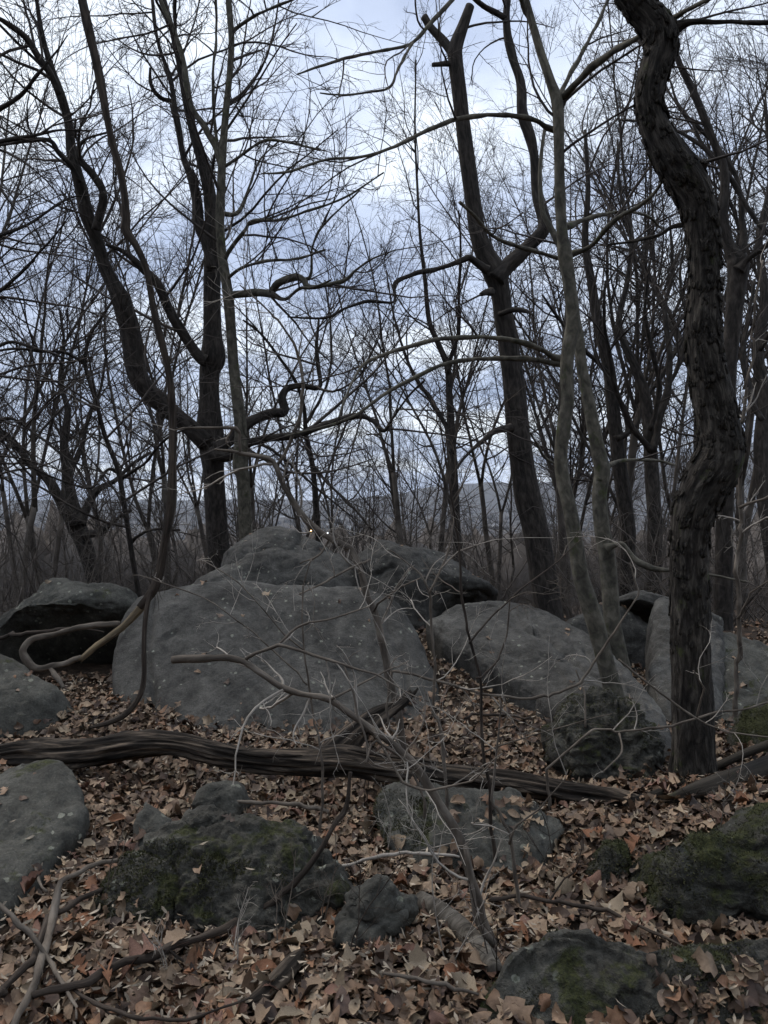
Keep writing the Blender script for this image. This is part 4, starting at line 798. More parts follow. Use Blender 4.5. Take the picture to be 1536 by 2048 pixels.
S('forked grey stick propped over the smooth blue grey slab', [(28, 2060, 16), (65, 1975, 18), (78, 1915, 19), (95, 1850, 18), (103, 1795, 16), (120, 1765, 13), (165, 1730, 11), (215, 1718, 9), (255, 1714, 7)], 2.3, 2.9, M_TWIGB, seed=12, twigs=(2.5, (0.1, 0.35), (30, 70)))
S('pale crooked stick crossing the forked grey stick', [(-30, 1808, 12), (0, 1828, 12), (35, 1843, 13), (60, 1852, 12), (82, 1880, 11), (95, 1920, 9), (125, 1960, 9), (150, 2000, 7), (158, 2040, 5)], 2.5, 2.3, M_TWIGB, seed=13)
S('small pale forked twig standing against the smooth slab', [(90, 1788, 5), (84, 1768, 5), (75, 1745, 5), (67, 1728, 4)], 2.95, 3.0, M_TWIGB, seed=14)
S('reddish bent stick lying beside the smooth slab edge', [(0, 1990, 16), (50, 1940, 15), (100, 1835, 12), (150, 1805, 12), (200, 1780, 10), (240, 1760, 7)], 2.45, 2.9, M_VINE, seed=15)
S('thin curved dark twig sweeping past the big oak leaf', [(140, 1970, 7), (200, 2010, 8), (260, 2035, 8), (340, 2045, 7), (420, 2030, 6), (500, 2000, 4)], 2.35, 2.4, M_VINE, seed=16, twigs=(2, (.1, .25), (30, 60)))
S('long thin twig lying across the leaf drift by the small mossy stone', [(975, 1800, 7), (1040, 1792, 9), (1110, 1808, 9), (1190, 1818, 9), (1260, 1835, 8), (1330, 1865, 7), (1390, 1895, 4)], 2.85, 2.6, M_VINE, seed=17, twigs=(2, (.1, .3), (30, 60)))
S('peeled pale stick lying behind the mossy ridge boulder', [(430, 1608, 5), (500, 1606, 8), (560, 1602, 8), (600, 1608, 10), (650, 1618, 9)], 3.6, 3.5, M_TWIGB, seed=18)
S('bare twig lying between the ridge boulder and flat topped rock', [(650, 1735, 6), (720, 1722, 7), (790, 1706, 8), (860, 1705, 7), (920, 1712, 5)], 3.0, 2.95, M_PALE, seed=19)
S('straight twig resting on leaves before the birch log', [(768, 1940, 6), (830, 1955, 7), (900, 1970, 8), (960, 1985, 6)], 2.5, 2.4, M_TWIGB, seed=20)
S('short twig lying on the slope beside the cracked gully rock', [(930, 1430, 5), (1000, 1425, 6), (1060, 1440, 5)], 5.0, 4.9, M_VINE, seed=21)

# ------------------------------------------------------------------ foreground saplings
def sapling(label, stem, limbs, mat, seed, tw=dict(dens=9, L=(0.08, 0.45), per=(4, 2), rmin=(0.0019, 0.0013, 0.0009), wander=.16), ground_it=True, name='sapling', tw_mat=None, sides=12, trunk_in=0.8, kinky=False):
    rg = np.random.default_rng(seed); P, r = kink(*stem, rg) if kinky else trace(*stem, m=8); r = r * (.78 if kinky else 1)
    if ground_it: P, r = to_ground(P, r, 1.3, 0.08)
    e = empty(name, P[0]); tag(e, label, 'sapling'); b = MB(); b.limb(P, r, sides, 0.05, seed=seed, wob=.3); b.build('stem', mat, e, P[0]); src = [(P[int(len(P) * (1 - trunk_in)):], r[int(len(P) * (1 - trunk_in)):])]
    for L_ in limbs:
        Q, q = kink(*L_, rg); q = q * .85; b = MB(); b.limb(Q, q, 8, 0.04, seed=seed + 1, wob=.2); b.build('branch', mat, e, P[0]); src.append((Q, q))
    if tw: 
        t = MB(); crown(t, src, rg, **tw); t.build('twigs', tw_mat or mat, e, P[0])['kind'] = 'stuff'
    return e
sapling('leaning foreground sapling with its long branch broken off short',
        ([(1003, 1935, 15), (985, 1885, 17), (965, 1830, 18), (946, 1770, 19), (926, 1702, 20), (905, 1650, 19), (880, 1610, 18), (852, 1567, 19), (830, 1535, 17), (800, 1505, 15), (770, 1475, 14), (735, 1450, 13), (700, 1426, 13), (665, 1402, 13), (642, 1393, 13), (600, 1386, 12), (560, 1370, 12), (520, 1345, 12), (490, 1325, 13), (465, 1317, 14), (440, 1316, 15), (400, 1320, 15), (345, 1320, 15)], 2.52, 2.75),
        [([(490, 1325, 8), (520, 1302, 8), (553, 1290, 8), (600, 1300, 7), (650, 1317, 7), (690, 1326, 6), (740, 1346, 5), (800, 1378, 4), (850, 1400, 3)], 2.72, 2.5),
         ([(686, 1326, 5), (696, 1352, 5), (705, 1400, 5), (708, 1440, 5), (734, 1480, 5), (738, 1522, 4)], 2.6, 2.45),
         ([(830, 1535, 9), (800, 1490, 7), (760, 1475, 6), (742, 1500, 5), (735, 1530, 4)], 2.6, 2.4),
         ([(660, 1400, 7), (690, 1370, 6), (710, 1352, 5), (760, 1340, 4), (820, 1325, 3)], 2.66, 2.9),
         ([(555, 1290, 6), (600, 1250, 5), (660, 1240, 4), (740, 1210, 3)], 2.7, 2.8),
         ([(740, 1455, 6), (760, 1520, 6), (800, 1565, 6), (850, 1585, 6), (900, 1575, 5), (960, 1560, 4), (1000, 1510, 3)], 2.6, 2.3),
         ([(985, 1890, 16), (962, 1850, 15), (940, 1795, 14), (930, 1745, 12), (925, 1700, 10)], 2.5, 2.53)],
        M_TWIGB, 51, tw_mat=M_PALE)
sapling('tall crooked sapling bowing over the big slab towards the forked tree',
        ([(815, 1555, 17), (806, 1500, 17), (798, 1440, 16), (783, 1375, 16), (768, 1305, 15), (757, 1262, 15), (745, 1218, 14), (722, 1145, 14), (702, 1102, 15), (688, 1090, 15), (660, 1076, 14), (622, 1047, 13), (592, 1012, 12), (568, 972, 11), (554, 937, 11), (541, 920, 9), (500, 911, 8), (470, 904, 7), (430, 899, 4)], 4.3, 4.5),
        [([(553, 934, 9), (566, 905, 8), (582, 872, 8), (604, 818, 8), (604, 742, 7), (595, 700, 6), (566, 662, 5), (520, 610, 4), (480, 570, 3)], 4.5, 4.6),
         ([(482, 906, 8), (480, 880, 8), (473, 852, 8), (458, 836, 7), (432, 836, 6), (395, 846, 5), (350, 865, 3)], 4.5, 4.4),
         ([(745, 1220, 5), (768, 1200, 5), (800, 1180, 4), (850, 1150, 3)], 4.35, 4.1),
         ([(655, 1078, 5), (645, 1100, 5), (622, 1118, 4), (600, 1122, 3)], 4.45, 4.3),
         ([(735, 1120, 6), (660, 1160, 5), (600, 1188, 4)], 4.4, 4.0)],
        M_TWIGB, 52, dict(dens=6, L=(0.1, 0.7), per=(5, 2), rmin=(0.0026, 0.0018, 0.0012), wander=.14), tw_mat=M_PALE)
for (lab, stem, d, lm, sd_) in [
    ('thin upright sapling forking at the top in front of the rounded boulder', [(912, 1800, 11), (905, 1720, 10), (895, 1640, 10), (888, 1575, 9), (880, 1490, 9), (873, 1425, 8), (864, 1350, 8), (862, 1270, 7), (858, 1188, 7), (846, 1160, 5), (815, 1130, 4), (775, 1098, 3)], 3.2, [([(858, 1188, 6), (868, 1160, 5), (882, 1135, 5), (900, 1085, 4), (905, 1030, 3)], 3.2, 3.3)], 53),
    ('thin upright sapling with dark reddish stem rising past the gully', [(995, 1800, 11), (986, 1720, 10), (982, 1600, 9), (968, 1525, 9), (960, 1450, 8), (955, 1350, 8), (943, 1290, 7), (928, 1215, 7), (918, 1090, 6), (908, 1020, 6), (893, 950, 5), (880, 880, 4), (870, 800, 3)], 3.1, [([(943, 1290, 5), (975, 1240, 4), (1040, 1180, 4), (1110, 1130, 3), (1160, 1080, 2)], 3.1, 3.4), ([(955, 1360, 5), (985, 1330, 5), (1010, 1280, 4), (1020, 1200, 3)], 3.1, 3.3)], 54),
    ('short thin sapling stem beside the flat topped rock', [(1040, 1890, 10), (1028, 1800, 10), (1023, 1725, 9), (1018, 1672, 9), (1000, 1640, 8), (985, 1580, 7), (990, 1500, 6), (1000, 1400, 4)], 2.75, [([(1020, 1690, 6), (1035, 1650, 5), (1075, 1620, 4), (1120, 1590, 3), (1140, 1540, 2)], 2.75, 2.7)], 55),
    ('wiry sapling with twigs reaching across the twisted trunk', [(1100, 1600, 7), (1090, 1540, 7), (1085, 1480, 6), (1113, 1446, 6), (1168, 1455, 6), (1228, 1462, 6), (1298, 1457, 6), (1358, 1447, 6), (1418, 1430, 6), (1468, 1420, 5), (1536, 1404, 5), (1620, 1380, 3)], 3.6, [([(1395, 1437, 5), (1412, 1390, 4), (1398, 1365, 4), (1388, 1340, 3)], 3.5, 3.4), ([(1172, 1456, 5), (1176, 1410, 4), (1164, 1365, 4), (1150, 1335, 3)], 3.55, 3.7), ([(1235, 1462, 5), (1243, 1490, 4), (1235, 1515, 4), (1210, 1540, 3)], 3.55, 3.3)], 56),
    ('whippy twig arching past the pale twin trunks', [(850, 1600, 7), (790, 1480, 7), (766, 1350, 7), (818, 1345, 7), (868, 1355, 7), (943, 1380, 7), (1008, 1400, 7), (1088, 1395, 7), (1138, 1377, 7), (1193, 1350, 6), (1233, 1320, 6), (1258, 1285, 6), (1273, 1235, 5), (1278, 1190, 5), (1273, 1150, 4), (1258, 1130, 3)], 3.3, [([(1233, 1322, 5), (1300, 1370, 5), (1380, 1430, 5), (1440, 1465, 4), (1540, 1475, 3)], 3.3, 3.2)], 57),
    ('pale straight sapling beyond the twisted trunk', [(1478, 1540, 13), (1477, 1450, 13), (1475, 1350, 12), (1478, 1250, 12), (1474, 1150, 11), (1482, 1050, 11), (1490, 950, 10), (1485, 850, 9), (1495, 750, 8), (1510, 650, 6), (1520, 520, 4)], 5.0, [([(1480, 1020, 7), (1505, 1005, 6), (1536, 990, 5), (1600, 960, 3)], 5, 4.8), ([(1478, 1240, 5), (1500, 1190, 4), (1540, 1160, 3)], 5, 4.8)], 58),
    ('thin twiggy shoot standing in front of the big slab', [(640, 1640, 7), (645, 1560, 7), (640, 1480, 6), (628, 1410, 6), (615, 1370, 6), (608, 1300, 5), (602, 1240, 5), (607, 1180, 4), (620, 1120, 3)], 3.4, [([(615, 1372, 4), (580, 1330, 4), (500, 1260, 4), (440, 1215, 3), (330, 1160, 3), (265, 1150, 2)], 3.4, 3.6), ([(608, 1300, 4), (560, 1260, 4), (520, 1215, 3), (470, 1160, 3), (400, 1115, 2)], 3.4, 3.5)], 59)]:
    sapling(lab, (stem, d, d * 1.02), lm, M_VINE if sd_ == 54 else M_TWIGB, sd_, dict(dens=5.5, L=(0.1, 0.6), per=(4, 2), rmin=(0.002, 0.0014, 0.001), wander=.15), sides=8, kinky=True, tw_mat=M_PALE if sd_ != 54 else M_TWIGB)
# low twiggy shoots among the near leaves
rgs = np.random.default_rng(91)
for k, (px, py, h) in enumerate([(560, 1965, .35), (700, 2000, .45), (900, 1990, .5), (640, 1900, .4), (1110, 1760, .35), (770, 1720, .5), (215, 1850, .3), (1000, 2010, .35), (470, 1990, .3), (1440, 1760, .3), (730, 1600, .55), (340, 2010, .25)]):
    Y = CAMZ * F / (py - HOR); x, y = W(px, py, Y)[:2]; z, _, _ = drop(float(x), float(y))
    b = MB(); base = np.array([[x, y, z - 0.02]]); P = grow(np.repeat(base, 2, 0), rgs.normal(0, .35, (2, 3)) + [0, 0, 1], np.array([h, h * .7]), 8, .09, .02, rgs); R = np.full((2, 8), .0028) * np.linspace(1, .45, 8); b.tubes(P, R, 5)
    C, RC = spawn(P, R, 6, .25, 1, (30, 65), (.25, .6), 6, .12, .03, rgs, .0012); b.tubes(C, RC, 4); D, RD = spawn(C, RC, 2, .3, 1, (25, 55), (.3, .6), 4, .12, .02, rgs, .0009); b.tubes(D, RD, 3)
    tag(b.build('twiggy_shoot', [M_TWIGB, M_VINE, M_PALE][k % 3], origin=base[0]), ['thin grey brown twiggy shoot sprouting from the near leaf litter', 'thin dark twiggy shoot sprouting from the near leaf litter', 'thin pale twiggy shoot sprouting from the near leaf litter'][k % 3], 'shoot', 'twiggy shoots in the leaf litter')

# ------------------------------------------------------------------ trees on the slope behind: a few kinds, many copies
def proto(seed, H, nst, kind, spread, label):
    rg = np.random.default_rng(seed); e = empty(kind, (0, 0, 0)); tag(e, label, 'tree', 'bare trees on the slope behind the boulders')
    h0 = H * rg.uniform(0.16, 0.35); P = grow(np.zeros((1, 3)) + [0, 0, -0.5], np.array([[rg.normal(0, .06), rg.normal(0, .06), 1]]), np.array([h0 + .5]), 8, .03, .02, rg)[0]
    r0 = 0.0056 * H; b = MB(); rt = np.linspace(r0 * 1.25, r0, 8); b.limb(P, rt, 9, .05, seed=seed); limbs = []
    for k in range(nst):
        a = 2 * math.pi * k / nst + rg.uniform(-.5, .5); d = np.array([[math.cos(a) * spread, math.sin(a) * spread, 1.0]])
        Q = grow(P[-1:] - [0, 0, .1], d, np.array([(H - h0) * rg.uniform(.75, 1.0)]), 14, .05, .035, rg)[0]; q = np.linspace(r0 * (0.95 / nst ** .4), .006, 14)
        b.limb(Q, q, 7, .05, seed=seed + k); limbs.append((Q, q))
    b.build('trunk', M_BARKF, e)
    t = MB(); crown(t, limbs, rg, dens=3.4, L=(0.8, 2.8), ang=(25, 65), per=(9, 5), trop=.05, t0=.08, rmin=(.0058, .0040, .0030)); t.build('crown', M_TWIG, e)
    return e
protos = [proto(101, 11, 2, 'bare_tree', .22, 'bare tree with two upright stems and fine twigs on the slope'),
          proto(102, 12, 3, 'bare_tree', .30, 'bare tree with three spreading stems on the slope'),
          proto(103, 10, 1, 'bare_tree', .05, 'bare single stemmed pole tree on the slope'),
          proto(104, 12, 4, 'bare_tree', .38, 'bare many stemmed tree with a broad twiggy head on the slope'),
          proto(105, 9, 2, 'bare_tree', .12, 'young narrow bare tree with paired stems on the slope')]
KL = ['bare tree with two upright stems', 'bare tree with three spreading stems', 'bare single pole tree', 'bare many stemmed broad tree', 'narrow young bare tree']
rgb_ = np.random.default_rng(7); usedp = [False] * len(protos); spots = []
def place(px, Y, k, s):
    x = (px - 768) / F * Y; spots.append((x, Y)); src = protos[k]
    if not usedp[k]: o = src; usedp[k] = True; kids = []
    else:
        o = src.copy(); col.objects.link(o); kids = [c for c in src.children if c.name.split('.')[0] in ('trunk', 'crown')]
        for c in kids: c2 = c.copy(); col.objects.link(c2); c2.parent = o
    zone = [(110, 'behind the hollow boulder'), (300, 'beyond the wide forking tree'), (480, 'behind the low forked tree'), (650, 'beyond the peaked boulder'), (820, 'beyond the rounded boulder'), (1000, 'beside the broken leaning tree'), (1180, 'behind the arching twin tree'), (1330, 'behind the pale mottled trunk'), (1480, 'behind the twisted trunk'), (9999, 'past the lichen spotted rock')]
    o['label'] = KL[k] + ' ' + ('added unseen behind the viewer for shade' if Y < 0 else '') if Y < 0 else KL[k] + ' ' + ('high on' if Y < 20 else ('part way down' if Y < 36 else 'far down')) + ' the slope ' + next(z for q, z in zone if px < q)
    o.location = (x, Y, float(gz(x, Y))); o.rotation_euler = (rgb_.normal(0, .05), rgb_.normal(0, .06), rgb_.uniform(0, 6.28)); o.scale = (s, s, s)
for px, Y, k, s in [(30, 13, 2, .95), (75, 17, 4, 1.0), (330, 16, 0, .85), (700, 17, 4, .85), (760, 19, 2, .9), (810, 15, 0, .8), (960, 15, 4, .95), (1000, 19, 0, .95), (1140, 14, 3, .85), (1180, 18, 1, 1.0), (1290, 15, 1, .95), (1400, 14, 0, 1.1), (1500, 12, 1, .95), (1560, 15, 3, 1.0), (-60, 15, 1, 1.0), (230, 22, 3, 1.0), (560, 24, 1, .85)]:
    place(px, Y, k, s)
for px, Y, k, s in [(-40, 13, 3, 1.05), (100, 17, 1, 1.1), (340, 19, 1, 1.15), (520, 19, 0, .95), (640, 21, 1, 1.0), (880, 18, 0, .95), (1080, 18, 1, 1.1), (1230, 15, 3, 1.1), (1360, 19, 1, 1.25), (1450, 17, 3, 1.15), (1590, 14, 1, 1.15)]:
    place(px, Y, k, s)
for k in range(18):
    Y = rgb_.uniform(13, 28); place(rgb_.uniform(-120, 1660), Y, (2, 4, 2, 4, 0)[k % 5], rgb_.uniform(.55, .95))
for k in range(42):
    Y = 20 + 45 * rgb_.random() ** 1.2; w = rgb_.random(); px = rgb_.uniform(-150, 420) if w < .34 else (rgb_.uniform(420, 1000) if w < .58 else rgb_.uniform(1000, 1690))
    place(px, Y, int(rgb_.integers(5)), rgb_.uniform(.8, 1.15) * (1.0 if not 480 < px < 1050 else .8))
for k in range(16):  # extra trees out of view behind the viewer, added to shade the near ground
    px_ = 0; x_ = rgb_.uniform(-16, 16); y_ = rgb_.uniform(-16, -4); place(768 + F * x_ / y_, y_, int(rgb_.integers(5)), rgb_.uniform(.9, 1.3))
# brush along the break of the slope
def brush():
    rg = np.random.default_rng(66); K = 2000; Y = 9.2 + 30 * rg.random(K) ** 1.5; X = rg.uniform(-.62, .62, K) * Y
    base = np.stack([X, Y, gz(X, Y) - .05], -1); base = base[(Y > 9.8) | (np.abs(X) > 3)]; K = len(base)
    L = rg.uniform(.8, 1.0, K) * (1 + 2.6 * rg.random(K) ** 2.4); P = grow(base, np.stack([rg.normal(0, .45, K), rg.normal(0, .45, K), np.ones(K)], -1), L, 7, .14, .03, rg); R = (.0035 + .003 * L * rg.uniform(.6, 1.8, K))[:, None] * np.linspace(1, .3, 7)
    b = MB(); b.tubes(P, R, 3); A, RA = spawn(P, R, 5, .15, 1, (25, 75), (.25, .65), 5, .18, .03, rg, .0028); b.tubes(A, RA, 3); C, RC = spawn(A, RA, 2, .3, 1, (25, 65), (.3, .6), 3, .15, .02, rg, .002); b.tubes(C, RC, 3)
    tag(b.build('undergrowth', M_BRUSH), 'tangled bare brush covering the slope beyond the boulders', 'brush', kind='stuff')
brush()
# far woods as low hummocks of crowns
def far_woods():
    rg = np.random.default_rng(67); K = 3400; r = 70 * (5200 / 70) ** rg.random(K); a = rg.uniform(-.62, .62, K); X = np.sin(a) * r; Y = np.cos(a) * r; Z = gz(X, Y); s = np.clip(3.2 + r * .002, 3, 12)
    th = np.linspace(0, 2 * math.pi, 6, endpoint=False); rings = [(1.0, 0), (1.15, .45), (.75, .85)]
    V = []
    for rr, h in rings: V.append(np.stack([np.cos(th) * rr, np.sin(th) * rr, np.full(6, h * 1.5)], -1))
    V = np.vstack(V + [np.array([[0, 0, 1.7]])]); q = []; t = []
    for k in range(2):
        for j in range(6): q.append((k * 6 + j, k * 6 + (j + 1) % 6, k * 6 + 6 + (j + 1) % 6, k * 6 + 6 + j))
    for j in range(6): t.append((12 + j, 12 + (j + 1) % 6, 18))
    A = V[None] * (1 + rg.normal(0, .22, (K, 19, 1))) * s[:, None, None] + np.stack([X, Y, Z - .3], -1)[:, None]
    off = (np.arange(K) * 19)[:, None, None]; b = MB(); b.add(A, (np.array(q)[None] + off).reshape(-1, 4), (np.array(t)[None] + off).reshape(-1, 3))
    tag(b.build('distant_forest', plain('winter_woods', (0.062, 0.053, 0.047), .95, .05, .45)), 'brown winter woods filling the valley far below', 'forest', kind='stuff')
far_woods()

# ------------------------------------------------------------------ lamps and pale buildings in the valley
M_POLE = plain('lamp_pole', (.12, .12, .12), .5); M_WARM = plain('warm_lamp_glass', (1.0, .62, .22), .4, 6, .02, 9); M_COOL = plain('cool_lamp_glass', (.85, .93, 1.0), .4, 6, .02, 4)
def lamp(label, px, py, Y, mat, w):
    p = W(px, py, Y); g = float(gz(p[0], p[1])); e = empty('street_lamp', (p[0], p[1], g)); tag(e, label, 'street lamp', 'lit lamps down in the valley'); h = p[2] - g
    b = MB(); b.limb(np.array([[0, 0, -.3], [0, 0, h * .5], [0, 0, h + w * .3]]), np.array([.12, .09, .06]), 8); b.build('pole', M_POLE, e)
    a = np.linspace(0, 1, 7); b = MB(); b.limb(np.stack([0 * a, 0 * a, h - w / 2 + a * w], -1), np.sin(a * math.pi * .96 + .06) * w / 2 + .01, 10); b.build('lantern', mat, e)
    b = MB(); b.limb(np.array([[0, 0, h + w * .46], [0, 0, h + w * .62]]), np.array([w * .5, w * .12]), 10); b.build('lamp_cap', M_POLE, e)
lamp('street lamp glowing warm orange beyond the peaked boulder', 622, 1059, 105, M_WARM, .9)
for k, (px, py, Y, w) in enumerate([(617, 1070, 100, .22), (655, 1066, 105, .2), (667, 1070, 105, .22), (684, 1061, 110, .36)]):
    lamp('small street lamp glowing white down in the valley', px, py, Y, M_COOL, w)
M_WALL = plain('pale_wall', (.72, .72, .70), .7, .2, .06); M_ROOF = plain('grey_roof', (.16, .16, .17), .8, .2, .1); M_WIN = plain('dark_window', (.03, .035, .045), .3, 1, .1)
def barn(px, Y, w, d, h, label):
    x = (px - 768) / F * Y; g = float(gz(x, Y)); e = empty('valley_building', (x, Y, g)); tag(e, label, 'building', 'pale buildings in the valley')
    def box(name, x0, x1, y0, y1, z0, z1, mat):
        v = [(a, b, c) for a in (x0, x1) for b in (y0, y1) for c in (z0, z1)]; b = MB(); b.add(v, [(0, 1, 3, 2), (4, 6, 7, 5), (0, 4, 5, 1), (2, 3, 7, 6), (0, 2, 6, 4), (1, 5, 7, 3)]); return b.build(name, mat, e, smooth=False)
    box('wall', -w / 2, w / 2, -d / 2, d / 2, -6, h, M_WALL)
    b = MB(); o = .6; b.add([(-w / 2 - o, -d / 2 - o, h), (w / 2 + o, -d / 2 - o, h), (w / 2 + o, d / 2 + o, h), (-w / 2 - o, d / 2 + o, h), (-w / 2 - o, 0, h + d * .22), (w / 2 + o, 0, h + d * .22)], [(0, 1, 5, 4), (2, 3, 4, 5), (0, 3, 2, 1)], [(0, 4, 3), (1, 2, 5)]); b.build('roof', M_ROOF, e, smooth=False)
    for k in range(max(2, int(w / 7))):
        cx = -w / 2 + (k + .5) * w / max(2, int(w / 7)); box('window', cx - 1.1, cx + 1.1, -d / 2 - .12, -d / 2 + .1, h * .35, h * .7, M_WIN)
for px, Y, w, h, lab in [(672, 3900, 62, 14, 'long pale building low in the valley'), (650, 3300, 26, 9, 'small pale house low in the valley'), (700, 3000, 24, 9, 'small pale house low in the valley'), (735, 2700, 26, 9, 'small pale house low in the valley'), (1105, 3600, 60, 15, 'long pale building low in the valley'), (1080, 3000, 30, 10, 'small pale house low in the valley'), (995, 2900, 40, 10, 'small pale house low in the valley'), (1130, 4300, 70, 16, 'long pale building low in the valley'), (1000, 1500, 20, 8, 'small pale house low in the valley'), (560, 4200, 50, 12, 'long pale building low in the valley'), (1500, 2600, 30, 10, 'small pale house low in the valley')]:
    barn(px, Y, w, w * .45 + 5, h, lab)

# ------------------------------------------------------------------ fallen leaves
PAL = np.array([(.25, .18, .13), (.17, .115, .08), (.33, .255, .19), (.10, .066, .05), (.055, .038, .031), (.40, .33, .25), (.22, .13, .085), (.18, .14, .115), (.085, .058, .05), (.27, .16, .10)]) * [1.02, .945, .845]
PW = np.array([.19, .16, .16, .11, .10, .10, .05, .06, .04, .03])
OAK = [(0, .01), (.12, .02), (.17, .17), (.25, .20), (.29, .06), (.36, .06), (.41, .34), (.50, .37), (.54, .08), (.61, .08), (.66, .36), (.75, .31), (.79, .09), (.84, .10), (.89, .19), (.95, .10), (1, .01)]
OAKS = [(0, .01), (.2, .19), (.33, .07), (.5, .36), (.62, .09), (.8, .30), (1, .02)]
MAP = [(0, .02), (.08, .24), (.2, .42), (.3, .36), (.42, .46), (.55, .27), (.7, .30), (.82, .13), (1, .01)]
MAPS = [(0, .03), (.10, .30), (.28, .40), (.42, .36), (.56, .40), (.74, .20), (1, .02)]
BEE = [(0, .02), (.10, .15), (.28, .27), (.5, .30), (.72, .25), (.9, .13), (1, .02)]
def leaf_shape(kind, fine, rg):
    """stations along the midrib with half widths on either side; unit length along +y"""
    st = np.array({'oak': OAK if fine else OAKS, 'maple': MAP if fine else MAPS, 'beech': BEE}[kind]); 
    if fine: q_ = np.linspace(0, 1, 27); st = np.stack([q_, np.interp(q_, st[:, 0], st[:, 1])], -1); st[1:-1, 1] = .25 * st[:-2, 1] + .5 * st[1:-1, 1] + .25 * st[2:, 1]
    t = st[:, 0]; n = len(t); sg_ = .05 if fine else .16
    wl = st[:, 1] * (1 + rg.normal(0, sg_, n)); wr = st[:, 1] * (1 + rg.normal(0, sg_, n))
    sweep = .42 if kind == 'oak' else (.25 if kind == 'maple' else 0)
    sk = rg.normal(0, .03); cu, fo, tw, wv = rg.normal(0, .75), rg.uniform(-.35, .95), rg.normal(0, .9), rg.uniform(0, 6.28)
    mid = np.stack([.25 * rg.normal() * (t - .3) ** 2, t, cu * (t - .4) ** 2 + .03 * np.sin(t * 9 + wv)], -1)
    def side(sg, ww):
        z = mid[:, 2] + fo * ww + .5 * fo * ww * ww + rg.normal(0, .012 if fine else .03, n) + sg * tw * ww * (t - .5); x = mid[:, 0] + sg * ww * math.cos(min(1.1, abs(fo)))
        return np.stack([x, t + sweep * ww + sg * sk * (ww > .1), z], -1)
    V = np.stack([side(-1, wl), mid, side(1, wr)], 1).reshape(-1, 3); V[:, 1] -= .5
    q = []
    for i in range(n - 1): q += [(3 * i, 3 * i + 1, 3 * i + 4, 3 * i + 3), (3 * i + 1, 3 * i + 2, 3 * i + 5, 3 * i + 4)]
    return V, np.array(q)
def basis(nrm, rg, tilt):
    n = np.array(nrm) + rg.normal(0, tilt, 3); n /= np.linalg.norm(n); a = rg.uniform(0, 2 * math.pi); t = np.array([math.cos(a), math.sin(a), 0]); t = t - n * (t @ n); t /= np.linalg.norm(t)
    return np.stack([np.cross(t, n), t, n], 1)
def litter():
    rg = np.random.default_rng(31); low = [leaf_shape(['oak', 'maple', 'beech', 'maple'][k % 4], False, rg) for k in range(40)]
    b = MB()
    def put(x, y, shapes, size, tint, lift, tilt, rock_ok):
        z, n, rk = drop(x, y)
        if rk:
            sx, sy = pix(x, y, z); drift = (sx > 1300 - .25 * (sy - 2048) + 60 * vnoise(np.array([sx / 60, sy / 60, 0.])) and sy > 1935) or (900 < sx < 1075 and 1605 < sy < 1665 and rg.random() < .3)
            if HIT[0] < .05 and n.z > .25 and rg.random() < .4: drift = True
            if not drift and not (n.z > .8 and rg.random() < rock_ok): return
        if rk: lift *= .3 if not drift else .8; tilt *= .5
        V, q = shapes[int(rg.integers(len(shapes)))]; B = basis(n, rg, tilt); v = (V * size) @ B.T + [x, y, z + lift]
        v[:, 2] = np.maximum(v[:, 2], z - .02); b.add(v, q, c=np.tile(tint, (len(v), 1)))
    for (y0, y1, dens) in [(1.7, 3.2, 1700), (3.2, 5.0, 1350), (5.0, 7.5, 560), (7.5, 12, 40)]:
        area = (y1 - y0) * (1.1 * (y0 + y1) / 2 + 1.0)
        for k in range(int(area * dens)):
            y = rg.uniform(y0, y1); x = rg.uniform(-.55 * y - .5, .55 * y + .5); c = PAL[rg.choice(len(PAL), p=PW / PW.sum())] * rg.uniform(.4, 1.0)
            put(x, y, low, rg.uniform(.03, .066) * (1.45 if rg.random() < .16 else 1), c, rg.uniform(0, .04), .29, .014)
    # winged seeds: pale slivers strewn over everything
    sl = []
    for k in range(6):
        sl.append((np.array([[0, -.5, 0], [-.13, -.1, rg.normal(0, .06)], [.13, -.1, rg.normal(0, .06)], [-.10, .28, rg.normal(.05, .08)], [.10, .28, rg.normal(.05, .08)], [0, .5, rg.normal(.1, .1)]]), np.array([(0, 2, 4, 1), (1, 4, 5, 3)])))
    for k in range(17000):
        y = 1.8 + 5.5 * rg.random() ** 1.15; x = rg.uniform(-.55 * y - .4, .55 * y + .4)
        if vnoise(np.array([x * 1.6, y * 1.6, 3.])) + (.5 if 0 < x < 1.6 and 4.2 < y < 6.5 else 0) < rg.uniform(-.5, .75): continue
        put(x, y, sl, rg.uniform(.02, .042), np.array((.36, .305, .235)) * rg.uniform(.5, 1.1), rg.uniform(.012, .06), .35, .013)
    tag(b.build('leaf_litter', M_LEAF, smooth=True), 'deep brown leaf litter covering the forest floor', 'leaf litter', kind='stuff')
litter()
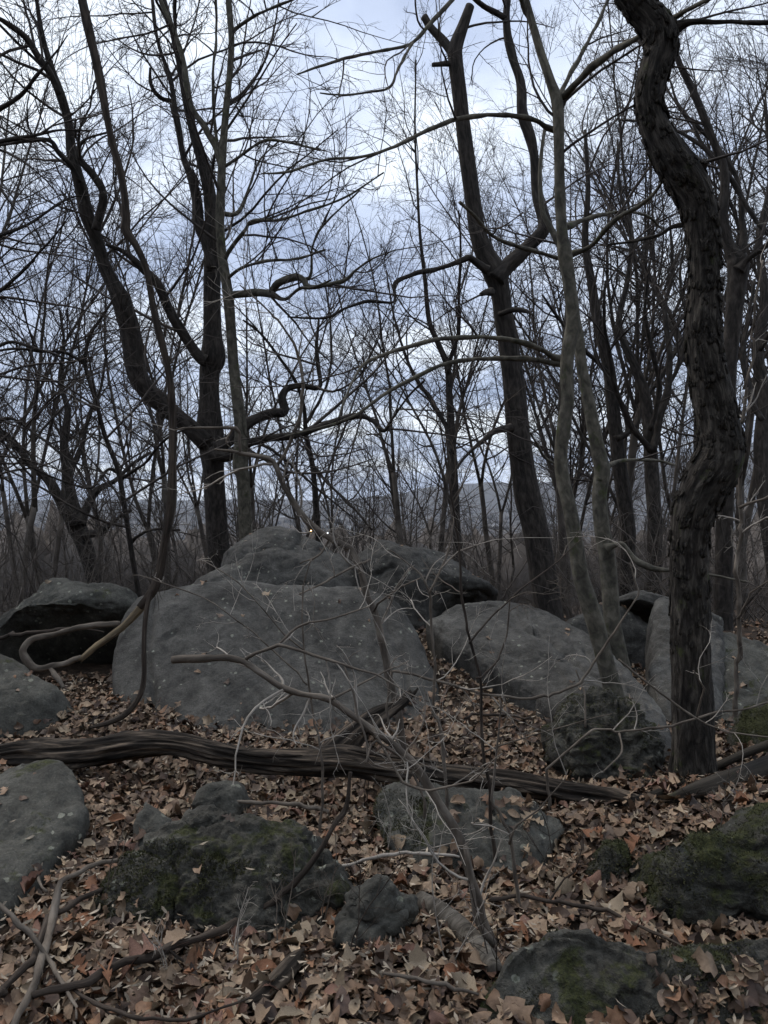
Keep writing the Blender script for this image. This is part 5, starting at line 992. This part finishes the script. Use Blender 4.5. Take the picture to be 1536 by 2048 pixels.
def big_leaves():
    rg = np.random.default_rng(41); kinds = ['oak', 'maple', 'beech']; P = []
    cols = [((.18, .098, .07), 'reddish brown'), ((.21, .15, .10), 'tan'), ((.10, .062, .042), 'dark brown'), ((.27, .215, .15), 'pale buff'), ((.19, .085, .042), 'rusty orange')]
    kn = {'oak': 'lobed oak leaf', 'maple': 'broad toothed leaf', 'beech': 'narrow oval leaf'}
    for kd in kinds:
        for c, cn in cols:
            for v in range(2):
                V, q = leaf_shape(kd, True, rg); m = MB(); sd_ = .035
                st = np.array([[-.008, -.5, .0], [.008, -.5, .0], [.006, -.72, .03], [-.006, -.72, .03]]); m.add(V, q, c=np.tile(c, (len(V), 1))); m.add(st, [(0, 1, 2, 3)], c=np.tile(np.array(c) * .7, (4, 1)))
                o = m.build('fallen_leaf', M_LEAF, smooth=True); tag(o, f'curled {cn} {kn[kd]} lying loose on the litter', 'fallen leaf', 'fallen leaves on the forest floor'); P.append([o, False])
    lab = [o['label'].replace(' lying loose on the litter', ' lying') for o, _ in P]
    AN = [(110, 1900, 'by the forked grey stick'), (300, 1940, 'below the long dark stick'), (560, 1900, 'before the mossy ridge boulder'), (720, 1960, 'by the knobbly grey rock'), (900, 1900, 'beside the birch log'), (200, 1660, 'between the blue grey slab and ridge boulder'),
          (680, 1670, 'between the ridge boulder and flat topped rock'), (1000, 1860, 'at the foot of the broken sapling'), (1180, 1760, 'by the small moss cushion stone'), (1330, 1870, 'between the two mossy foreground blocks'), (1320, 1640, 'below the twisted trunk'), (480, 1560, 'in the shade of the long log'), (880, 2010, 'beside the broad foreground boulder'), (560, 2030, 'near the crumbling branch piece')]
    AN = [(W(a, b_, CAMZ * F / (b_ - HOR)), c_) for a, b_, c_ in AN]
    def near(x, y): return min(AN, key=lambda q: (q[0][0] - x) ** 2 + (q[0][1] - y) ** 2)[1]
    def put(i, x, y, s, lift, tilt, flat=None):
        z, n, rk = drop(x, y)
        if rk: return False
        o = P[i][0]
        if P[i][1]: o = o.copy(); col.objects.link(o)
        P[i][1] = True; o['label'] = lab[i] + ' ' + near(x, y); B = basis(n, rg, tilt) * s; o.matrix_world = Matrix([[*map(float, B[0]), x], [*map(float, B[1]), y], [*map(float, B[2]), z + lift], [0, 0, 0, 1]]); return True
    cnt = 0
    for i in range(len(P)):
        while not P[i][1]:
            y = rg.uniform(2.1, 3.3); x = rg.uniform(-.48 * y, .48 * y); cnt += put(i, x, y, rg.uniform(.07, .105), rg.uniform(.03, .055), .3)
    for px, py, i, s in [(300, 1995, 0, .17), (215, 2030, 8, .11), (640, 1852, 2, .12), (355, 1965, 13, .10), (690, 1795, 2, .12), (1275, 1750, 8, .13), (1500, 1985, 8, .16), (1215, 1790, 2, .12), (190, 1620, 2, .12), (1310, 1640, 0, .12)]:
        Y = CAMZ * F / (py - HOR); p = W(px, py, Y * .99); cnt += put(i, float(p[0]), float(p[1]), s, .085, .12)
    while cnt < 290:
        y = 2.0 + 2.2 * rg.random() ** 1.3; x = rg.uniform(-.5 * y, .5 * y); cnt += put(int(rg.integers(len(P))), x, y, rg.uniform(.06, .10), rg.uniform(.025, .055), .36)
big_leaves()

# ------------------------------------------------------------------ haze over the valley
def haze():
    R_, z0, z1 = 8700.0, LOW - 1.0, max(HIGH, 40) + 8
    v = [(a, b, c) for a in (-R_, R_) for b in (-R_, R_) for c in (z0, z1)]; b = MB(); b.add(v, [(0, 1, 3, 2), (4, 6, 7, 5), (0, 4, 5, 1), (2, 3, 7, 6), (0, 2, 6, 4), (1, 5, 7, 3)])
    m = bpy.data.materials.new('haze'); m.use_nodes = True; t = m.node_tree; t.nodes.clear(); o = N(t, 'ShaderNodeOutputMaterial'); p = N(t, 'ShaderNodeVolumePrincipled')
    p.inputs['Color'].default_value = (.78, .87, 1.0, 1); p.inputs['Density'].default_value = 6e-5; Lk(t, p.outputs[0], o.inputs['Volume'])
    tag(b.build('haze', m, smooth=False), 'thin blue evening haze over the valley', kind='stuff')
haze()
